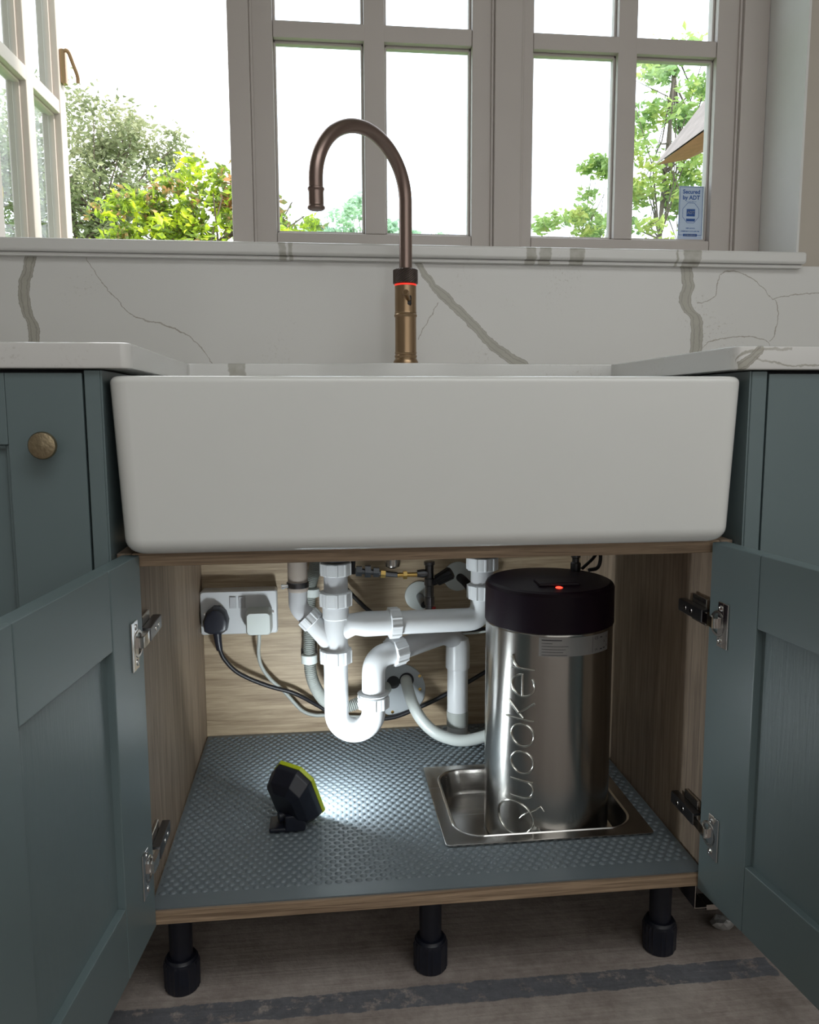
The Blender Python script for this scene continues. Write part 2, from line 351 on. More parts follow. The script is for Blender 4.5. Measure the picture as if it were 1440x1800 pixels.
WY = .62; OX0, OX1, OZ0, OZ1 = -.86, .848, 1.109, 2.10
bm = bmesh.new()
box(bm, -2.4, 2.4, WY, .90, -.1, OZ0); box(bm, -2.4, 2.4, WY, .90, OZ1, 2.5)
box(bm, -2.4, OX0, WY, .90, OZ0, OZ1); box(bm, OX1, 2.4, WY, .90, OZ0, OZ1)
obj('wall_back', bm, M_wallg, kind='structure')
bm = BX(OX1-.004, OX1+.001, WY-.001, .80, 1.135, OZ1); box(bm, OX0-.001, OX0+.004, WY-.001, .80, 1.135, OZ1)
obj('trim_1', bm, M_wall, kind='structure')
obj('wall_left', BX(-2.5, -2.4, -3.0, .90, -.1, 2.5), M_wall, kind='structure'); obj('wall_right', BX(2.4, 2.5, -3.0, .90, -.1, 2.5), M_wall, kind='structure')
obj('wall_rear', BX(-2.5, 2.5, -3.1, -3.0, -.1, 2.5), M_wall, kind='structure'); obj('ceiling', BX(-2.5, 2.5, -3.1, .90, 2.45, 2.55), M_ceil, kind='structure')

# window frame and casements
wf = sroot('window_1', (0, .8, 1.133))
def fr(name, *a, par=wf, m=M_frame, bev=.003, label=None): return obj(name, BX(*a, bev=bev), m, par, label=label)
FY0, FY1 = .765, .845; SZ = 1.133; HZ = 2.095
fr('jamb', OX0+.004, -.80, FY0, FY1, SZ, HZ); fr('jamb', .785, OX1-.004, FY0, FY1, SZ, HZ)
fr('mullion', -.3195, -.2760, FY0, FY1, SZ, HZ); fr('mullion', .2350, .2940, FY0, FY1, SZ, HZ)
fr('head', OX0+.004, OX1-.004, FY0+.004, FY1, 2.045, HZ); fr('sill_rail', OX0+.004, OX1-.004, FY0+.006, FY1, SZ, 1.150)
for x in (-.2760, .2350, .2940, .785):     # thin beads beside each mullion
    s = 1 if x in (-.2760, .2940) else -1
    fr('bead', min(x, x+s*.006), max(x, x+s*.006), FY0+.008, FY0+.02, SZ+.017, 2.045, bev=.002)
def casement(name, x0, x1, stile0, mun, stile1, T=None, base=(0, .8, 1.15)):
    """x0..x1 outer; glass openings between; T moves an opened one"""
    r = sroot(name, base)
    y0, y1 = .779, .829; zb, zt = 1.1505, 2.045; gz = [(1.192, 1.580), (1.614, 2.000)]
    def pc(nm, x_0, x_1, z_0, z_1, ya=y0, yb=y1, m=M_frame, bev=.003):
        bm = BX(x_0, x_1, ya, yb, z_0, z_1, bev=bev)
        if T is not None: bmesh.ops.transform(bm, matrix=T, verts=bm.verts)
        return obj(nm, bm, m, r)
    pc('stile', x0+.001, stile0, zb, zt); pc('stile', stile1, x1-.001, zb, zt)
    pc('rail', stile0, stile1, zb, gz[0][0]); pc('rail', stile0, stile1, gz[1][1], zt)
    pc('glazing_bar', mun[0], mun[1], gz[0][0], gz[1][1], y0+.001); pc('glazing_bar', stile0, stile1, gz[0][1], gz[1][0], y0+.0015)
    for a, b in ((stile0, mun[0]), (mun[1], stile1)):
        for c, d in gz:
            bm = bmesh.new()     # stepped putty bead round each pane
            for q in ((a, b, c, c+.006), (a, b, d-.006, d), (a, a+.005, c, d), (b-.005, b, c, d)): box(bm, q[0], q[1], .795, .812, q[2], q[3], bev=.0015, seg=1)
            if T is not None: bmesh.ops.transform(bm, matrix=T, verts=bm.verts)
            obj('glazing_bead', bm, M_frame, r)
            pc('pane', a-.001, b+.001, c-.001, d+.001, .803, .807, M_glass, 0)
    return r
wA = casement('window_3', -.2760, .2350, -.2285, (-.0415, .0025), .1885)
wB = casement('window_4', .2940, .785, .3215, (.5090, .5520), .7320)
hx, hy = -.820, .848
T = Matrix.Translation((hx, hy, 0)) @ Matrix.Rotation(math.radians(87), 4, 'Z') @ Matrix.Translation((.800, -.779, 0))
wO = casement('window_2', -.800, -.3225, -.757, (-.583, -.540), -.366, T, base=(-.8, .85, 1.15))
def topt(bm): bmesh.ops.transform(bm, matrix=T, verts=bm.verts); return bm
hw = obj('window_handle', topt(BX(-.356, -.334, .765, .779, 1.66, 1.745, bev=.003)), M_tap, wO)
obj('lever', topt(TU(spline([(-.352, .766, 1.742), (-.350, .757, 1.738), (-.338, .750, 1.712), (-.326, .745, 1.690), (-.322, .745, 1.672)]), .0050, 10)), M_tap, hw)
# round yellow seal on the open casement's lower near pane
bm = LA((-.72, .8015, 1.30), (0, -1, 0), [(0, .026), (.0006, .026)], 40); bmesh.ops.scale(bm, vec=(.8, 1, 1.25), space=Matrix.Translation((.72, 0, -1.30)), verts=bm.verts)
ring = obj('round_sticker', topt(bm), M_yel); tagp(ring, 'round yellow sticker with a grey centre on the open window pane', 'sticker')
bm = LA((-.72, .8005, 1.30), (0, -1, 0), [(0, .015), (.0006, .015)], 32); bmesh.ops.scale(bm, vec=(.8, 1, 1.35), space=Matrix.Translation((.72, 0, -1.30)), verts=bm.verts)
obj('sticker_centre', topt(bm), M_hose, ring)

# outside ground
obj('ground', BX(-60, 60, .9, 90, -.5, -.3), M_grass, kind='structure', label='mown green lawn outside the window')

# ------------------------------------------------------------------ worktop, splashback, sill
def arc_pts(cx, cy, r, a0, a1, n=6): return [(cx+r*math.cos(a0+(a1-a0)*i/n), cy+r*math.sin(a0+(a1-a0)*i/n)) for i in range(n+1)]
NL, NR, YB = -.3660, .3745, .400
out = [(-2.2, -.030)] + arc_pts(NL-.012, -.018, .012, -PI/2, 0) + [(NL, YB-.008)]
out += [(NL+.003, YB-.001), (NL+.012, YB)]
for i in range(21):
    t = i/20; out.append((-.17+.36*t, YB-.030*(.5-.5*math.cos(2*PI*t))))
out += [(NR-.012, YB), (NR-.003, YB-.001), (NR, YB-.008)] + arc_pts(NR+.012, -.018, .012, PI, 1.5*PI) + [(2.2, -.030), (2.2, .600), (-2.2, .600)]
bm = bmesh.new(); prism(bm, out, 'z', .867, .897)
es = [e for e in bm.edges if abs(e.verts[0].co.z-e.verts[1].co.z) < 1e-6]
bmesh.ops.bevel(bm, geom=es, offset=.003, segments=2, profile=.5, affect='EDGES')
wt = obj('worktop', bm, M_top); tagp(wt, 'white veined marble worktop cut out around the sink', 'worktop')
sb_ = obj('splashback', BX(-2.2, 2.2, .600, .6195, .8975, 1.108, bev=.001, seg=1), M_splash); tagp(sb_, 'white marble splashback with brown-grey veins below the window', 'splashback')
bm = BX(OX0+.0045, .8435, .576, .7645, 1.1085, 1.1325, bev=.006, seg=4)
si = obj('window_sill_slab', bm, M_sill); obj('under_strip', BX(OX0+.0045, .8400, .586, .5997, 1.1015, 1.1084, bev=.002, seg=2), M_sill, si); tagp(si, 'pale marble window sill slab with rounded front edge above the splashback', 'window sill')

# ------------------------------------------------------------------ sink
bm = bmesh.new(); X0, X1, Y0, Y1, ZB, ZT = -.3940, .3890, -.035, .420, .6455, .8590
cx, cyk = (X0+X1)/2, (Y0+Y1)/2; HX, HY = (X1-X0)/2, (Y1-Y0)/2; rings = []
for i in range(7):
    a = PI/2*i/6; q = .020*(1-math.sin(a)); rings.append(rr(cx, cyk, HX-q-.0085, HY-q-.0005, max(.024-q*.6, .008), ZB+.020*(1-math.cos(a))))
rings.append(rr(cx, cyk, HX, HY, .024, ZT-.008))
for i in range(1, 5):
    a = PI/2*i/4; q = .008*(1-math.cos(a)); rings.append(rr(cx, cyk, HX-q, HY-q, .024-q*.5, ZT-.008+.008*math.sin(a)))
for i in range(0, 5):
    a = PI/2*i/4; q = .020+.006*math.sin(a); rings.append(rr(cx, cyk, HX-q, HY-q, .03, ZT-.006*(1-math.cos(a))))
rings.append(rr(cx, cyk, HX-.030, HY-.030, .04, ZB+.05))
for i in range(1, 6):
    a = PI/2*i/5; q = .030+.025*(1-math.cos(a)); rings.append(rr(cx, cyk, HX-q, HY-q, .045, ZB+.05-.028*math.sin(a)))
loft(bm, rings); recalc(bm)
sk = obj('belfast_sink', bm, M_sink, smooth=50); tagp(sk, 'large white ceramic butler sink set under the worktop', 'sink')

# ------------------------------------------------------------------ sink cabinet
cab = thing('sink_cabinet', 'oak-lined sink base unit with both green shaker doors standing open', 'cabinet', (0, .28, 0))
D = .572
def part(name, bm, m, par=cab, **k): return obj(name, bm, m, par, **k)
for s in (-1, 1):
    xa, xb = sorted((s*.382, s*.400)); part('side_panel', BX(xa, xb, 0.001, D+.02, .150, .6435, bev=.0008, seg=1), M_wz)
# shelf with the opening that the steel pan drops into
PX0, PX1, PY0, PY1 = .045, .335, .118, .355
bm = bmesh.new()
box(bm, -.3815, PX0, .0, D, .150, .168); box(bm, PX1, .3815, .0, D, .150, .168); box(bm, PX0, PX1, 0, PY0, .150, .168); box(bm, PX0, PX1, PY1, D, .150, .168)
part('base_panel', bm, M_wx)
part('front_edging', BX(-.3815, .3815, -.0012, -.0002, .150, .168), M_wedge, label='oak-grain edging strip of the base')
bm = bmesh.new(); box(bm, -.3815, .3815, 0, .10, .627, .6435, bev=.0008, seg=1); part('top_rail', bm, M_wedge)
part('rear_rail', BX(-.3815, .3815, .50, D, .627, .6435), M_wx)
part('back_panel', BX(-.3815, .3815, D, D+.018, .150, .66), M_wback)
def leg(x, y):
    l = part('leg', LA((x, y, 0), (0, 0, 1), [(.0, .0205), (.002, .0225), (.046, .0232), (.0475, .0215), (.050, .0205), (.0505, .0160), (.110, .0165), (.1365, .0175), (.137, .030), (.149, .030)], 40), M_black)
    bm = LA((x, y, 0), (0, 0, 1), [(.001, .0226), (.004, .0236), (.040, .0240), (.044, .0232)], 72, rib=(24, .0014, .003, .041)); part('foot', bm, M_black, l)
for x in (-.357, .001, .3535):
    for y in (.078, .50): leg(x, y)

def place(P, ang, side):
    """door frame: s runs along the opened door, t goes through its thickness (0 = inner face), side -1 left, +1 right"""
    d = Vector((side*math.sin(ang), -math.cos(ang), 0)); t = Vector((side*math.cos(ang), math.sin(ang), 0))
    m = Matrix((d, t, Vector((0, 0, 1)))).transposed().to_4x4(); m.translation = P; return m
def door(P, side, ang):
    m = place(Vector(P), ang, side); W, z0, z1, TH = .398, .150, .6425, .022
    def b(*a, **k): bm = BX(*a, mat=None, **k); bmesh.ops.transform(bm, matrix=m, verts=bm.verts); return recalc(bm)
    dr = part('door', b(.094, .326, .0095, .0145, z0+.084, z1-.086), M_panel)
    for s0, s1 in ((0, .100), (.320, W)): part('stile', b(s0, s1, 0, TH, z0, z1, bev=.0020, seg=2), M_door, dr)
    part('door_rail', b(.1002, .3198, 0.0003, TH-.0003, z0, z0+.0905, bev=.0020, seg=2), M_doorx, dr); part('door_rail', b(.1002, .3198, 0.0003, TH-.0003, z1-.0925, z1, bev=.0020, seg=2), M_doorx, dr)
    for zc in (.537, .243):
        bm = b(.022, .034, -.0016, .0002, zc-.030, zc+.030, bev=.0006, seg=1)
        bmx = bmesh.new(); box(bmx, .034, .045, -.0022, .0, zc-.030, zc+.030, bev=.0008, seg=2); bmesh.ops.transform(bmx, matrix=m, verts=bmx.verts)
        me_ = bpy.data.meshes.new('x'); bmx.to_mesh(me_); bmx.free(); bm.from_mesh(me_); bpy.data.meshes.remove(me_)
        recalc(bm); hp = part('hinge_plate', bm, M_chrome, dr)
        # cup, screws
        bm = LA((.0225, 0, zc), (0, -1, 0), [(-.0085, .0165), (.0012, .0175), (.0022, .0165), (.0022, .0135), (-.006, .0125)], 28)
        bmesh.ops.transform(bm, matrix=m, verts=bm.verts); part('hinge_cup', recalc(bm), M_nickel, dr)
        for q in (-.022, .022):
            bm = LA((.029, -.0016, zc+q), (0, -1, 0), [(0, .0040), (.0009, .0038), (.0014, .0026), (.0008, .0013)], 14); bmesh.ops.transform(bm, matrix=m, verts=bm.verts); part('screw', recalc(bm), M_chrome, dr)
        # arm fixed to the cabinet side, with its link into the cup
        sx = .3815*side; i0, i1 = sorted((sx, sx-side*.005)); k0, k1 = sorted((sx-side*.005, sx-side*.0165))
        ha = part('hinge_arm', BX(k0, k1, .010, .082, zc-.0090, zc+.0090, bev=.0015, seg=2), M_dkmetal)
        part('mounting_plate', BX(i0, i1, .020, .062, zc-.017, zc+.021, bev=.001, seg=1), M_nickel, ha)
        for yq in (.042, .060): part('screw', LA((k0 if side > 0 else k1, yq, zc), (-side, 0, 0), [(0, .0034), (.0008, .0032), (.0010, .0012)], 12), M_chrome, ha)
        cup = m @ Vector((.022, -.004, zc)); ax = (k0+k1)/2
        P0 = Vector((ax, .016, zc)); P1 = Vector((ax-side*.001, -.006, zc)); P2 = cup
        rg = []
        for p, hh, ww in ((P0, .0068, .0045), (P1, .0074, .0045), (P1.lerp(P2, .6)+Vector((0, -.003, 0)), .0074, .0040), (P2, .0066, .0035)):
            dd = (P2-P0).normalized(); nn = Vector((dd.y, -dd.x, 0)).normalized()
            rg.append([p+nn*ww+Vector((0, 0, hh)), p-nn*ww+Vector((0, 0, hh)), p-nn*ww-Vector((0, 0, hh)), p+nn*ww-Vector((0, 0, hh))])
        part('hinge_link', recalc(loft(bmesh.new(), rg)), M_chrome, ha, smooth=0)
door((-.3715, -.004, 0), -1, math.radians(6.6)); door((.3675, -.006, 0), 1, math.radians(6.2))

# ------------------------------------------------------------------ neighbouring cabinets
def neighbour(side, name, label):
    r = thing(name, label, 'cabinet', (side*.70, .28, 0))
    def bx(x0, x1, *a, **k):
        p, q = sorted((side*x0, side*x1)); return BX(p, q, *a, **k)
    gap = .4225 if side < 0 else .4255
    obj('carcass', bx(.4085, 1.0, 0.0, .575, .150, .8665), M_carc, r)
    obj('filler_post', bx(.4035, gap-.0012, -.0215, -.0005, .150, .8655, bev=.0008, seg=1), M_door, r)
    obj('filler_return', bx(.4012, .4033, -.020, .30, .150, .8655), M_door, r)
    z0, z1 = .150, .8625; xa = gap+.0012; xb = xa+.52; W = .0865 if side < 0 else .098
    dr = obj('door', bx(xa+W-.006, xb-W+.006, -.0105, -.0035, z0+.08, z1-.078), M_door, r)
    for s0, s1 in ((xa, xa+W), (xb-W, xb)): obj('stile', bx(s0, s1, -.0215, -.0005, z0, z1, bev=.001, seg=2), M_door, dr)
    obj('door_rail', bx(xa+W+.0002, xb-W-.0002, -.0213, -.0005, z1-.083, z1, bev=.001, seg=2), M_doorx, dr); obj('door_rail', bx(xa+W+.0002, xb-W-.0002, -.0213, -.0005, z0, z0+.09, bev=.001, seg=2), M_doorx, dr)
    if side < 0:   # inner ovolo bead
        obj('panel_bead', bx(xa+W, xa+W+.0050, -.0165, -.0100, z0+.09, z1-.083, bev=.001, seg=1), M_door, dr); obj('panel_bead', bx(xa+W+.0045, xb-W, -.0165, -.0100, z1-.0880, z1-.083, bev=.001, seg=1), M_door, dr)
        kb = obj('knob', LA((-.4655, -.0215, .7790), (0, -1, 0), [(0, .0075), (.002, .0065), (.010, .0060), (.014, .0085), (.0165, .0148), (.0190, .0160), (.0220, .0161), (.0240, .0148), (.0248, .0110), (.0252, .0005)], 40), M_knob, dr, label='round aged brass knob')
    for x in (.60, .95):
        for y in (.08, .5):
            obj('leg', LA((side*x, y, 0), (0, 0, 1), [(.0, .0205), (.002, .0225), (.046, .0232), (.050, .0205), (.0505, .0160), (.137, .0175), (.137, .028), (.1495, .028)], 28), M_black, r)
    return r
lc = neighbour(-1, 'base_cabinet', 'closed dark green shaker cabinet with a round brass knob left of the sink')
rc = neighbour(1, 'base_cabinet', 'closed dark green shaker cabinet right of the sink, knob out of view')
# bracket hanging below the right-hand unit and a crumpled foil scrap on the floor
bm = bmesh.new(); box(bm, .3785, .3797, .020, .075, .1005, .1495); box(bm, .3797, .398, .020, .075, .1005, .1017); box(bm, .3797, .396, .0735, .0747, .1017, .1495); box(bm, .398, .445, .022, .050, .0955, .1035); box(bm, .3846, .3906, .068, .0735, .112, .118)
br = obj('steel_bracket', recalc(bm), M_nickel); tagp(br, 'thin steel bracket hanging under the base right of the right front leg', 'bracket')
fo = bmesh.new(); bmesh.ops.create_icosphere(fo, subdivisions=2, radius=.012)
rnd = random.Random(3)
for v in fo.verts:
    k = 1+rnd.uniform(-.22, .22); v.co = Vector((v.co.x*1.5*k, v.co.y*1.1*k, max(v.co.z*k*.9, -.0095))) + Vector((.474, .112, .0100))
o = obj('foil_scrap', fo, M_foil, smooth=0); tagp(o, 'crumpled silver foil scrap on the floor beside the open right door', 'litter')

# ------------------------------------------------------------------ mat with embossed dots
mt = thing('shelf_mat', 'slate grey non-slip mat with embossed ovals lining the cabinet base', 'mat', (-.1, .28, .168))
bm = bmesh.new(); zt = .1702
for q in ((-.3795, PX0-.003, .003, D-.002), (PX1+.003, .3795, .003, D-.002), (PX0-.003, PX1+.003, .003, PY0-.003), (PX0-.003, PX1+.003, PY1+.003, D-.002)): box(bm, q[0], q[1], q[2], q[3], .1681, zt)
obj('mat_sheet', recalc(bm), M_mat, mt)
V_, F_ = [], []
row = 0; y = .036
while y < D-.008:
    x = -.371 + (.0070 if row % 2 else 0)
    while x < .376:
        if not (.028 < x < .352 and .098 < y < .375):
            b0 = len(V_); n_ = 8
            for rr_, h in ((1, 0), (.74, .0015), (.36, .0023)):
                for i in range(n_):
                    a = 2*PI*i/n_; V_.append((x+.0056*rr_*math.cos(a)-(-.1), y+.0043*rr_*math.sin(a)-.28, zt+h-.168))
            for L in (0, 1):
                for i in range(n_):
                    j = (i+1) % n_; F_.append((b0+L*n_+i, b0+L*n_+j, b0+(L+1)*n_+j, b0+(L+1)*n_+i))
            F_.append(tuple(b0+2*n_+i for i in range(n_)))
        x += .0140
    y += .0102; row += 1
me = bpy.data.meshes.new('embossed_ovals'); me.from_pydata(V_, [], F_); me.materials.append(M_mat); me.polygons.foreach_set('use_smooth', [True]*len(me.polygons)); me.update()
eo = bpy.data.objects.new('embossed_ovals', me); C.objects.link(eo); eo.parent = mt; eo['kind'] = 'stuff'

# ------------------------------------------------------------------ steel pan
pan = bmesh.new(); pcx, pcy = .190, .2375; hx_, hy_ = .1620, .1345
rings = [rr(pcx, pcy, hx_, hy_, .007, .1715), rr(pcx, pcy, hx_, hy_, .007, .1735), rr(pcx, pcy, hx_-.0015, hy_-.0015, .006, .1745)]
rings += [rr(pcx, pcy, hx_-.018, hy_-.018, .044, .1745), rr(pcx, pcy, hx_-.0195, hy_-.0195, .044, .1760), rr(pcx, pcy, hx_-.0225, hy_-.0225, .042, .1745), rr(pcx, pcy, hx_-.025, hy_-.025, .040, .168)]
rings += [rr(pcx, pcy, hx_-.028, hy_-.028, .040, .1410), rr(pcx, pcy, hx_-.031, hy_-.031, .038, .1340), rr(pcx, pcy, hx_-.040, hy_-.040, .036, .1310)]
loft(pan, rings, (False, True)); recalc(pan)
po = obj('steel_pan', pan, M_pan, smooth=40); tagp(po, 'shallow stainless steel tray let into the cabinet base under the tank', 'tray')

# ------------------------------------------------------------------ boiling-water tank
BXc, BYc, BR = .2140, .2240, .1010
tk = thing('hot_water_tank', 'tall brushed steel hot water tank with dark plum lid standing in the steel tray', 'tank', (BXc, BYc, .1315))
obj('tank_body', LA((BXc, BYc, .1315), (0, 0, 1), [(0, BR-.004), (.001, BR-.001), (.003, BR), (.349, BR), (.352, BR-.002)], 96), M_steel, tk)
lr = .1025
lid = obj('tank_lid', LA((BXc, BYc, .4840), (0, 0, 1), [(0, lr-.002), (.001, lr), (.057, lr-.0005), (.0615, lr-.003), (.0640, lr-.008), (.0640, lr-.010), (.068, .060), (.0695, .0)][:-1]+[(.0695, .002)], 96), M_lid, tk, smooth=25)
obj('indicator_light', LA((BXc-.006, BYc-.074, .5487), (0, -.25, 1), [(-.002, .0065), (.0012, .006), (.0022, .003)], 20), M_ledr, lid, label='small glowing red light')
bm = BX(BXc-.035, BXc+.030, BYc-.065, BYc-.030, .5480, .5560, bev=.003); obj('control_cover', bm, M_lid, lid)
def oncyl(th, z, rad=BR): return Vector((BXc+rad*math.sin(th), BYc-rad*math.cos(th), z))
# lettering raised on the tank: strokes on the curved face, reading upward
def stroke(bm, uv, rad=.0017, z0=0.0, H=.0375, lead=.0006):
    """uv: (along baseline, height) in x-height units; baseline runs up the tank, letter tops point left"""
    P = []; fine = [uv[0]]
    for a_, b_2 in zip(uv, uv[1:]):
        k_ = max(1, int(abs(b_2[1]-a_[1])/.12)); fine += [(a_[0]+(b_2[0]-a_[0])*i/k_, a_[1]+(b_2[1]-a_[1])*i/k_) for i in range(1, k_+1)]
    for u, v in fine:
        th = math.radians(-27) - v*H/BR; q = oncyl(th, z0+u, BR+lead)
        if not P or (q-P[-1]).length > 1e-4: P.append(q)
    tube(bm, P, rad, 8)
def arcuv(cu, cv, ru, rv, a0, a1, n=22, H=.0375): return [(cu+ru*math.cos(math.radians(a0+(a1-a0)*i/n)), (cv+rv*math.sin(math.radians(a0+(a1-a0)*i/n)))) for i in range(n+1)]
X = .0175    # half letter width in metres along the tank
letters = []
def lt(z, strokes):
    bm = bmesh.new()
    for s in strokes: stroke(bm, s, z0=z)
    letters.append(bm)
lt(.186, [arcuv(0, .82, .027, .84, 250, 610, 40), [(.002, .55), (.009, .38), (.016, .12), (.021, -.10), (.027, -.32), (.020, -.46)]])
lt(.236, [[(-.014, 1), (-.014, .42)]+arcuv(0, .42, .014, .42, 180, 360, 12)+[(.014, 1)], [(.014, .42), (.014, 0)]])
lt(.279, [arcuv(0, .5, .0175, .5, 0, 360, 30)])
lt(.323, [arcuv(0, .5, .0175, .5, 0, 360, 30)])
lt(.362, [[(-.014, 1.3), (-.014, 0)], [(.013, 1.15), (-.012, .48)], [(-.005, .68), (.014, 0)]])
lt(.402, [[(-.016, .52), (.017, .52)]+arcuv(0, .5, .0170, .5, 0, 312, 28)])
lt(.440, [[(-.012, 1), (-.012, 0)], [(-.012, .55)]+arcuv(.004, .55, .016, .42, 180, 80, 10)])
for bm in letters: obj('raised_letter', recalc(bm), M_emb, tk, smooth=60)
# rating label under the lid
def wrap(bm, thc, zc, rad):
    for v in bm.verts:
        v.co = oncyl(thc+v.co.x/BR, zc+v.co.y, rad+v.co.z)
    return bm
def patch(w_, h_, n=12):
    bm = bmesh.new(); vs = [[bm.verts.new((-w_/2+w_*i/n, -h_/2+h_*j, 0)) for i in range(n+1)] for j in (0, 1)]
    for i in range(n): bm.faces.new((vs[0][i], vs[0][i+1], vs[1][i+1], vs[1][i]))
    return bm
TC = math.radians(11)
lb = obj('rating_label', wrap(patch(.124, .029, 24), TC, .4655, BR+.0003), M_lab, tk, label='silver printed rating label')
pr = bmesh.new()
def addtext(s, size, x, y):
    t = text_mesh(s, size); bmesh.ops.translate(t, verts=t.verts, vec=(x, y, 0)); m_ = bpy.data.meshes.new('x'); t.to_mesh(m_); t.free(); pr.from_mesh(m_); bpy.data.meshes.remove(m_)
def addbar(x, y, w_, h_):
    if w_ > .006:
        k = math.ceil(w_/.004)
        for i in range(k): addbar(x-w_/2+w_*(i+.5)/k, y, w_/k, h_)
        return
    vs = [pr.verts.new(p) for p in ((x-w_/2, y-h_/2, 0), (x+w_/2, y-h_/2, 0), (x+w_/2, y+h_/2, 0), (x-w_/2, y+h_/2, 0))]; pr.faces.new(vs)
addbar(-.043, .0105, .030, .0014)
for i, (wd, xx) in enumerate(((.016, -.050), (.040, -.038), (.036, -.040), (.032, -.042), (.038, -.039))): addbar(xx, .0055-.0045*i, wd, .0006)
addbar(.0235, 0, .0005, .024)
addtext('CE', .0065, .031, .009); addtext('UK', .0045, .031, -.0085)
for x, y in ((.042, .009), (.042, -.0095), (.050, -.009)): addbar(x, y, .005, .0016)
addtext('o', .007, .057, .008); addtext('A', .0055, .050, .001); addtext('o', .007, .057, -.006)
obj('label_print', wrap(pr, TC, .4655, BR+.0006), M_ink, lb, smooth=0, kind='stuff')
# fittings and hoses on top of the tank
obj('inlet_fitting', LA((.272, .27, .5500), (0, 0, 1), [(0, .0075), (.004, .0085), (.014, .0085), (.016, .006), (.022, .006), (.024, .0078), (.034, .0078), (.036, .0045), (.09, .0045)], 16), M_dkmetal, tk)
obj('tank_cable', TU(spline([(.300, .285, .548), (.318, .290, .552), (.322, .292, .575), (.312, .300, .605), (.300, .315, .64)]), .0032, 10), M_rub, tk)
obj('tank_cable', TU(spline([(.290, .29, .550), (.318, .305, .570), (.332, .32, .60), (.340, .33, .64)]), .0028, 10), M_rub, tk)

# ------------------------------------------------------------------ torch
n_ = Vector((.58, .68, .38)).normalized(); tcn = Vector((-.189, .205, .2265))
tr = thing('inspection_torch', 'small black work light with a lime green rim propped on the mat', 'torch', (-.207, .205, .1702))
e1 = Vector((0, 0, 1)).cross(n_).normalized(); e2 = n_.cross(e1)
def octo(c, rx, ry, cut, d):
    p = []
    for sx, sy in ((1, 1), (-1, 1), (-1, -1), (1, -1)):
        a = (sx*rx, sy*(ry-cut)); b = (sx*(rx-cut), sy*ry)
        p += [a, b] if sx*sy > 0 else [b, a]
    return [c+e1*x+e2*y+n_*d for x, y in p]
bm = bmesh.new(); loft(bm, [octo(tcn, .022, .026, .010, -.040), octo(tcn, .034, .040, .016, -.032), octo(tcn, .038, .050, .018, -.012), octo(tcn, .038, .050, .018, -.003)])
es = list(bm.edges); bmesh.ops.bevel(bm, geom=es, offset=.0015, segments=2, profile=.5, affect='EDGES'); obj('torch_body', recalc(bm), M_black, tr)
bm = bmesh.new(); loft(bm, [octo(tcn, .0385, .0510, .018, -.0035), octo(tcn, .0390, .0515, .018, -.001), octo(tcn, .0390, .0515, .018, .0025), octo(tcn, .037, .0495, .018, .004), octo(tcn, .034, .0465, .016, .004), octo(tcn, .034, .0465, .016, .001)], (True, True)); obj('torch_rim', recalc(bm), M_lime, tr, label='lime green rim')
bm = bmesh.new(); loft(bm, [octo(tcn, .0335, .046, .016, .0012), octo(tcn, .0335, .046, .016, .0022)]); obj('torch_lens', recalc(bm), M_lens, tr)
# folding foot
bm = bmesh.new(); box(bm, -.236, -.186, .172, .214, .1722, .1800, bev=.003); me2 = bpy.data.meshes.new('x'); b2 = BX(-.212, -.180, .170, .196, .1735, .200, bev=.004, mat=None); b2.to_mesh(me2); b2.free(); bm.from_mesh(me2); bpy.data.meshes.remove(me2)
obj('torch_foot', recalc(bm), M_black, tr)
obj('foot_pivot', LA((-.222, .190, .190), (1, .3, 0), [(0, .009), (.030, .009)], 20), M_black, tr)
al = bpy.data.lights.new('torch_beam', 'AREA'); al.shape = 'DISK'; al.size = .055; al.energy = 1.6; al.color = (.88, .96, 1)
alo = bpy.data.objects.new('torch_beam', al); C.objects.link(alo); alo.location = tcn+n_*.0065; alo.rotation_euler = n_.to_track_quat('-Z', 'Y').to_euler() if False else (-n_).to_track_quat('Z', 'Y').to_euler()

# ------------------------------------------------------------------ double socket and plugs
so = thing('double_socket', 'white double wall socket on the oak back panel', 'socket', (-.3095, D, .387))
sx0, sx1, sz0, sz1 = -.3815, -.2345, .3880, .4735
bm = bmesh.new(); mxs = (sx0+sx1)/2; mzs = (sz0+sz1)/2
def rrv(hx_, hz_, r_, y): return [(p[0], y, p[1]) for p in [(q[0], q[1]) for q in rr(mxs, mzs, hx_, hz_, r_, 0, 5)]]
SD = .030
loft(bm, [rrv(.0725, .0420, .005, D), rrv(.0725, .0420, .005, D-SD+.004), rrv(.0735, .0430, .006, D-SD+.003), rrv(.0735, .0430, .006, D-SD-.004), rrv(.0715, .0410, .006, D-SD-.007)]); obj('face_plate', recalc(bm), M_pvc, so)
SY = D-SD-.007
for x in (-.3190, -.3015):
    obj('switch_recess', BX(x-.0068, x+.0068, SY-.0003, SY+.002, .4393, .4642, bev=.0002), M_pvcg, so)
    obj('rocker_switch', BX(x-.0058, x+.0058, SY-.0030, SY+.001, .4405, .4625, bev=.0012), M_pvcg, so)
for x in (-.372, -.244): obj('screw', LA((x, SY+.001, .4308), (0, -1, 0), [(0, .0032), (.0016, .003), (.0018, .001)], 12), M_chrome, so)
